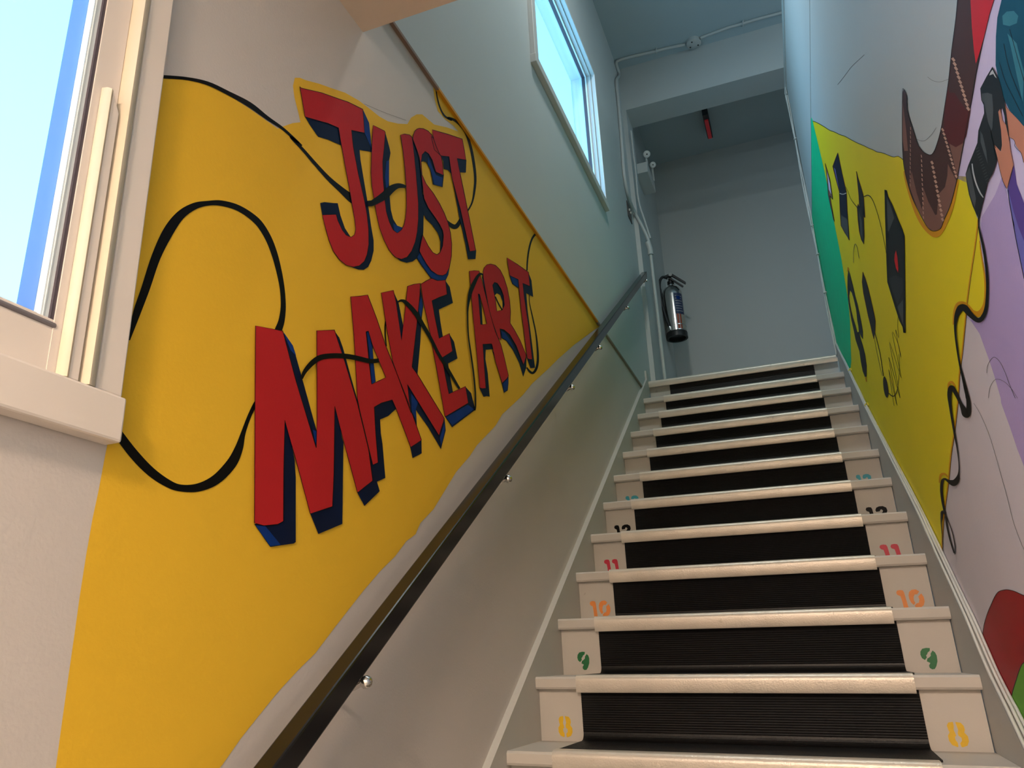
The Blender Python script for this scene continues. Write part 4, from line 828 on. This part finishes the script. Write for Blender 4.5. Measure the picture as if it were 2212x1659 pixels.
for (v, where) in ((316, 'level with the far ceiling corner'), (497, 'at the top of the green edge'), (561, 'second down the green edge'), (651, 'third down the green edge, above the top step')):
    zt_ = onR(0.1777*v+1674, v, 0.0).z if False else min(down, key=lambda d: abs(d.z-onY(1700+(v-190)*0.195, v, -0.04).z)).z
    q = MB().tube([(wr(0)+0.004, -0.034, zt_), (wr(0)-0.016, -0.030, zt_+0.003), (wr(0)-0.020, -0.052, zt_), (wr(0)-0.001, -0.060, zt_)], 0.003, 6)
    o = q.build('cable_clip', CABLE); tag(o, 'white clip on the upright wall end, '+where, 'clip', 'clips on the upright wall end')

# ================================================================== LANDING THINGS
# conduit with junction box on the ceiling, drop pipe down the left corner
cd = empty('conduit'); tag(cd, 'painted steel conduit running across the ceiling and down the left corner', 'conduit')
CC = crop(1280, 0, 1.929)
zc = ZC-0.012
def cz(pts, z=None): return [onZ(*CC(*p), z or zc) for p in pts]
xw = XLU+0.013
run1 = cz([(385, 186), (330, 197), (265, 213), (200, 228), (150, 240)])
c1 = run1[-1]; ydrop = 0.205
path = run1+[Vector((-0.70, run1[-1].y, zc)), Vector((xw, run1[-1].y+0.01, zc-0.015)), Vector((xw, ydrop, zc-0.06))]
for (u, v) in [(1331.5, 175), (1335, 215), (1339, 259), (1344, 320), (1347, 363)]:
    p = onL(u, v, xw); path.append(Vector((xw, min(p.y, 0.215), p.z)))
for (u, v) in [(1351, 400), (1358, 427), (1370, 455)]:
    p = onL(u, v, xw+0.01); path.append(Vector((xw+0.01, p.y, p.z)))
# bend round the jamb to its front face
zb = onY(1398, 512, 0.20)
path = path[:-3]
path += [onL(1351, 395, xw), onL(1358, 427, xw), onY(1372, 460, 0.205), onY(1390, 495, 0.205), onY(1401, 520, 0.205), onY(1404, 540, 0.205)]
q = MB().tube([Vector(p[:3]) for p in catmull([tuple(p) for p in path], 4)], 0.0125, 10); smooth_auto(q.build('pipe', CONDUIT, cd), 60)
dn = [onY(1405, 535, 0.205), onY(1408, 570, 0.205), onY(1411, 600, 0.205), onY(1421, 700, 0.205), onY(1432, 812, 0.205)]
xx = dn[1].x; dn = [Vector((xx, 0.205, p.z)) for p in dn[:-1]]+[Vector((xx, 0.205, 0.014))]
q = MB().tube(dn, 0.0125, 10); smooth_auto(q.build('pipe', CONDUIT, cd), 60)
q = MB().tube([Vector((xx-0.012, 0.205, dn[0].z+0.05)), Vector((xx, 0.205, dn[0].z-0.01)), Vector((xx, 0.205, dn[0].z-0.06))], 0.021, 12); smooth_auto(q.build('coupling', CONDUIT, cd), 60)
# second pipe along the jamb corner into the coupling
p2 = [onY(1363, 283, 0.21), onY(1368, 330, 0.21), onY(1373, 370, 0.21), onY(1379, 432, 0.21), onY(1393, 478, 0.21), onY(1405, 515, 0.21)]
q = MB().tube([Vector(p[:3]) for p in catmull([tuple(p) for p in p2], 4)], 0.008, 8); smooth_auto(q.build('pipe', CONDUIT, cd), 60)
for pts in ([(450, 158), (490, 143), (560, 117), (620, 100), (700, 76), (800, 50), (950, 10)], [(440, 205), (470, 208), (510, 195), (560, 175), (630, 155), (700, 135), (760, 118), (800, 121), (950, 105)]):
    P = cz(pts); q = MB().tube([Vector(p[:3]) for p in catmull([tuple(p) for p in P], 3)], 0.0115, 10); smooth_auto(q.build('pipe', CONDUIT, cd), 60)
jb = onZ(*CC(420, 172), ZC)
smooth_auto(MB().lathe([(0.058, 0), (0.058, -0.028), (0.050, -0.034), (0.001, -0.034)], (jb.x, jb.y, ZC), 28).build('junction_box', CONDUIT, cd), 40)
q = MB()
for an in (0.5, 2.6, 4.4): q.lathe([(0.006, 0), (0.006, -0.004), (0.001, -0.005)], (jb.x+0.036*math.cos(an), jb.y+0.036*math.sin(an), ZC-0.034), 8)
q.build('screws', BLKP, cd)
for c in ((265, 213), (625, 100), (628, 157)):
    p = onZ(*CC(*c), zc); q = MB().tube([(p.x-0.01, p.y+0.028, ZC-0.002), (p.x, p.y+0.012, ZC-0.022), (p.x, p.y-0.012, ZC-0.022), (p.x+0.01, p.y-0.028, ZC-0.002)], 0.005, 6); q.build('strap', CONDUIT, cd)

# dark switch plate
sp = [(1355, 437), (1362.7, 450), (1365.5, 482), (1357, 466)]
P = [onL(u, v, XLU+0.005) for u, v in sp]; ya, yb = sum(p.y for p in (P[0], P[3]))/2, sum(p.y for p in (P[1], P[2]))/2
za, zb2 = (P[2].z+P[3].z)/2, (P[0].z+P[1].z)/2
sw = empty('light_switch'); tag(sw, 'dark brown switch plate on the left wall beside the landing', 'switch')
BRZ = mat('dark_bronze_plate', (0.06, 0.045, 0.04), 0.4)
bevel(MB().box(XLU, XLU+0.006, ya, yb, za, zb2).build('plate', BRZ, sw), 0.002)
for t in (0.33, 0.67):
    yc = ya+(yb-ya)*t; zc_ = (za+zb2)/2
    MB().box(XLU+0.005, XLU+0.016, yc-0.005, yc+0.005, zc_-0.002, zc_+0.016).build('toggle', mat('ivory_toggle', (0.5, 0.48, 0.42), 0.4), sw)

# fire extinguisher
fx, fy = -0.655, 1.30
fe = empty('fire_extinguisher', (fx, fy, 0.84)); tag(fe, 'stainless steel fire extinguisher with black hose hung on the landing wall', 'extinguisher')
def fo(mb, name, m, sm=45):
    mb.v = [Vector(v)-Vector((fx, fy, 0.84)) for v in mb.v]; o = mb.build(name, m, fe); smooth_auto(o, sm); return o
Z0 = 0.84
fo(MB().lathe([(0.080, 0.045), (0.088, 0.05), (0.088, 0.40), (0.084, 0.44), (0.068, 0.475), (0.040, 0.497), (0.024, 0.503), (0.022, 0.53)], (fx, fy, Z0), 40), 'tank', STAIN)
fo(MB().lathe([(0.070, 0.028), (0.074, 0.0), (0.091, 0.0), (0.091, 0.045), (0.089, 0.052), (0.07, 0.053)], (fx, fy, Z0), 40), 'base_ring', BLKP)
fo(MB().lathe([(0.0895, 0.10), (0.0895, 0.108)], (fx, fy, Z0), 40), 'band', STAIN)
fo(MB().lathe([(0.02, 0.52), (0.03, 0.525), (0.03, 0.55), (0.018, 0.56), (0.018, 0.58)], (fx, fy, Z0), 20), 'valve', BLKP)
q = MB(); q.box(fx-0.012, fx+0.012, fy-0.03, fy+0.02, Z0+0.565, Z0+0.60)
q.v = q.v; A = [(fx-0.04, Z0+0.60), (fx+0.02, Z0+0.612), (fx+0.135, Z0+0.50), (fx+0.128, Z0+0.485), (fx+0.02, Z0+0.585), (fx-0.03, Z0+0.585)]
q.extr([(x, fy-0.045, z) for x, z in A], [(x, fy-0.018, z) for x, z in A])
A = [(fx, Z0+0.56), (fx+0.02, Z0+0.56), (fx+0.11, Z0+0.47), (fx+0.10, Z0+0.46)]
q.extr([(x, fy-0.042, z) for x, z in A], [(x, fy-0.022, z) for x, z in A])
fo(q, 'handle', BLKP)
q = MB().lathe([(0.016, 0), (0.016, 0.008)], (fx+0.012, fy-0.055, Z0+0.595), 14, Vector((0, 1, 0))); fo(q, 'gauge', CHROME)
hose = catmull([(fx-0.02, fy-0.02, Z0+0.58), (fx-0.06, fy-0.04, Z0+0.59), (fx-0.088, fy-0.055, Z0+0.54), (fx-0.096, fy-0.06, Z0+0.45), (fx-0.088, fy-0.065, Z0+0.32), (fx-0.066, fy-0.075, Z0+0.18), (fx-0.045, fy-0.085, Z0+0.09)], 6)
fo(MB().tube([Vector(p) for p in hose], 0.0125, 10), 'hose', BLKP)
fo(MB().tube([Vector((fx-0.047, fy-0.084, Z0+0.10)), Vector((fx-0.04, fy-0.087, Z0+0.055))], [0.011, 0.006], 10), 'nozzle', CHROME)
def patch(name, a0_, a1_, z0_, z1_, m, r=0.0886):
    q = MB(); n = 10
    for i in range(n+1):
        t = math.radians(a0_+(a1_-a0_)*i/n)
        for z in (z0_, z1_): q.v.append((fx+r*math.cos(t), fy+r*math.sin(t), Z0+z))
    for i in range(n): q.f.append((2*i, 2*i+2, 2*i+3, 2*i+1))
    return fo(q, name, m)
LBL = mat('navy_label', (0.02, 0.035, 0.10), 0.4)
pt = patch('label', -75, -18, 0.20, 0.40, LBL)
q = []
for i in range(7): patch('label_print', -70, -26-(i*7 % 14), 0.225+i*0.024, 0.229+i*0.024, PALE, 0.0889)
patch('label_symbol', -62, -38, 0.34, 0.372, BLU2, 0.0891)
patch('label', -72, -58, 0.06, 0.20, mat('orange_red_print', (0.42, 0.07, 0.02), 0.4))
patch('label', -54, -46, 0.06, 0.20, MATS['orange_red_print'])
patch('label', -44, -15, 0.06, 0.195, mat('pale_label', (0.35, 0.33, 0.28), 0.4))
MB().box(XL-fx+0.0, -0.088, -0.02, 0.02, 0.40, 0.50).build('wall_hook', BLKP, fe)

# emergency light: white box with two round lamp heads
el = empty('emergency_light'); tag(el, 'white emergency light box with two round lamp heads high on the landing wall', 'lamp')
MB_ = mat('white_plastic', (0.62, 0.64, 0.62), 0.4)
bevel(MB().box(XL, -0.645, 0.60, 0.95, 2.10, 2.20).build('battery_box', MB_, el), 0.006)
for (u, v, yy, r) in ((1397, 333, 0.70, 0.030), (1410, 356, 0.88, 0.026)):
    p = onY(u, v, yy); ax = (CAM-p).normalized()+Vector((0.2, 0, -0.1)); ax.normalize()
    h = smooth_auto(MB().lathe([(r*0.5, -0.05), (r*0.85, -0.03), (r, 0.0), (r*1.05, 0.004), (r*0.95, 0.006)], p, 24, ax).build('lamp_head', MB_, el), 40)
    smooth_auto(MB().lathe([(r*0.92, 0.0061), (r*0.5, 0.010), (0.001, 0.011)], p, 24, ax).build('lens', mat('lamp_lens', (0.85, 0.85, 0.83), 0.1), h), 60)
    MB().lathe([(r*0.22, 0.0112), (r*0.20, 0.0125)], p, 12, ax).build('bulb', BLKP, h)
    MB().tube([p-ax*0.045, Vector((p.x-0.01, yy+0.02, 2.19))], 0.009, 8).build('arm', MB_, el)
# hanging sign seen edge-on, red lit underside
sg = empty('ceiling_sign', (0, 0, 0)); tag(sg, 'narrow red sign with shadow-coloured housing hanging from the landing ceiling, seen edge-on', 'sign')
MB().box(-0.160, -0.112, 0.98, 1.34, 2.79, 2.89).build('housing', mat('shadow_dark_housing', (0.035, 0.035, 0.04), 0.5), sg)  # the beam's shadow is put into the housing's dark colour
MB().box(-0.152, -0.120, 1.05, 1.325, 2.775, 2.80).build('red_lens', mat('red_lit_plastic', (0.45, 0.03, 0.04), 0.3, emit=((1.0, 0.05, 0.07), 0.03)), sg)

# ================================================================== LOBBY LAMP AND ADDED FILL LAMPS
def lobby_or_fill_light(x, y, z, power, color, label, r=0.16):
    e = empty('lobby_or_fill_light', (x, y, z)); tag(e, label, 'lamp')
    smooth_auto(MB().lathe([(r*0.55, 0), (r*0.55, -0.02), (r*0.3, -0.022)], (0, 0, 0), 28).build('base', TRIMW, e), 40)
    smooth_auto(MB().lathe([(r*0.5, -0.022), (r, -0.04), (r*0.95, -0.075), (r*0.6, -0.10), (0.001, -0.11)], (0, 0, 0), 32).build('shade', mat('lit_glass_'+label.split()[0], (0.9, 0.88, 0.82), 0.4, emit=(color, 2.0)), e), 60)
    l = bpy.data.lights.new('bulb', 'AREA'); l.shape = 'DISK'; l.size = r*2.2; l.energy = power; l.color = color
    o = bpy.data.objects.new('bulb', l); o.parent = e; o.location = (0, 0, -0.115); col.objects.link(o)
lobby_or_fill_light(0.05, -6.9, SOF_Z, LAMP_LOWER, (1.0, 0.79, 0.60), 'warm round ceiling light in the lower lobby')
lobby_or_fill_light(-0.10, -2.6, ZC, FILL_STAIRWELL, (0.92, 0.96, 0.92), 'cool round fill light added out of view over the stairwell')  # fill lamp added out of view to brighten the stairwell and its walls
pd = empty('fill_pendant', (1.75, -1.0, 2.25)); tag(pd, 'round globe fill light added unseen behind the right wall', 'lamp')  # unseen fill lamp, added to lift the ceiling, beam and back wall
MB().tube([(0, 0, 0.10), (0, 0, ZC-2.25)], 0.006, 8).build('stem', BLKP, pd)
smooth_auto(MB().lathe([(0.03, 0.12), (0.05, 0.10), (0.11, 0.05), (0.13, 0), (0.11, -0.07), (0.06, -0.115), (0.001, -0.13)], (0, 0, 0), 28).build('globe', mat('fill_globe', (0.9, 0.9, 0.9), 0.4, emit=((0.75, 0.93, 1.0), 3.0)), pd), 60)
for zz_ in (0.16, -0.16):
    l = bpy.data.lights.new('bulb', 'POINT'); l.shadow_soft_size = 0.02; l.energy = FILL_PENDANT/2; l.color = (0.75, 0.93, 1.0)
    o = bpy.data.objects.new('bulb', l); o.parent = pd; o.location = (0, 0, zz_); col.objects.link(o)
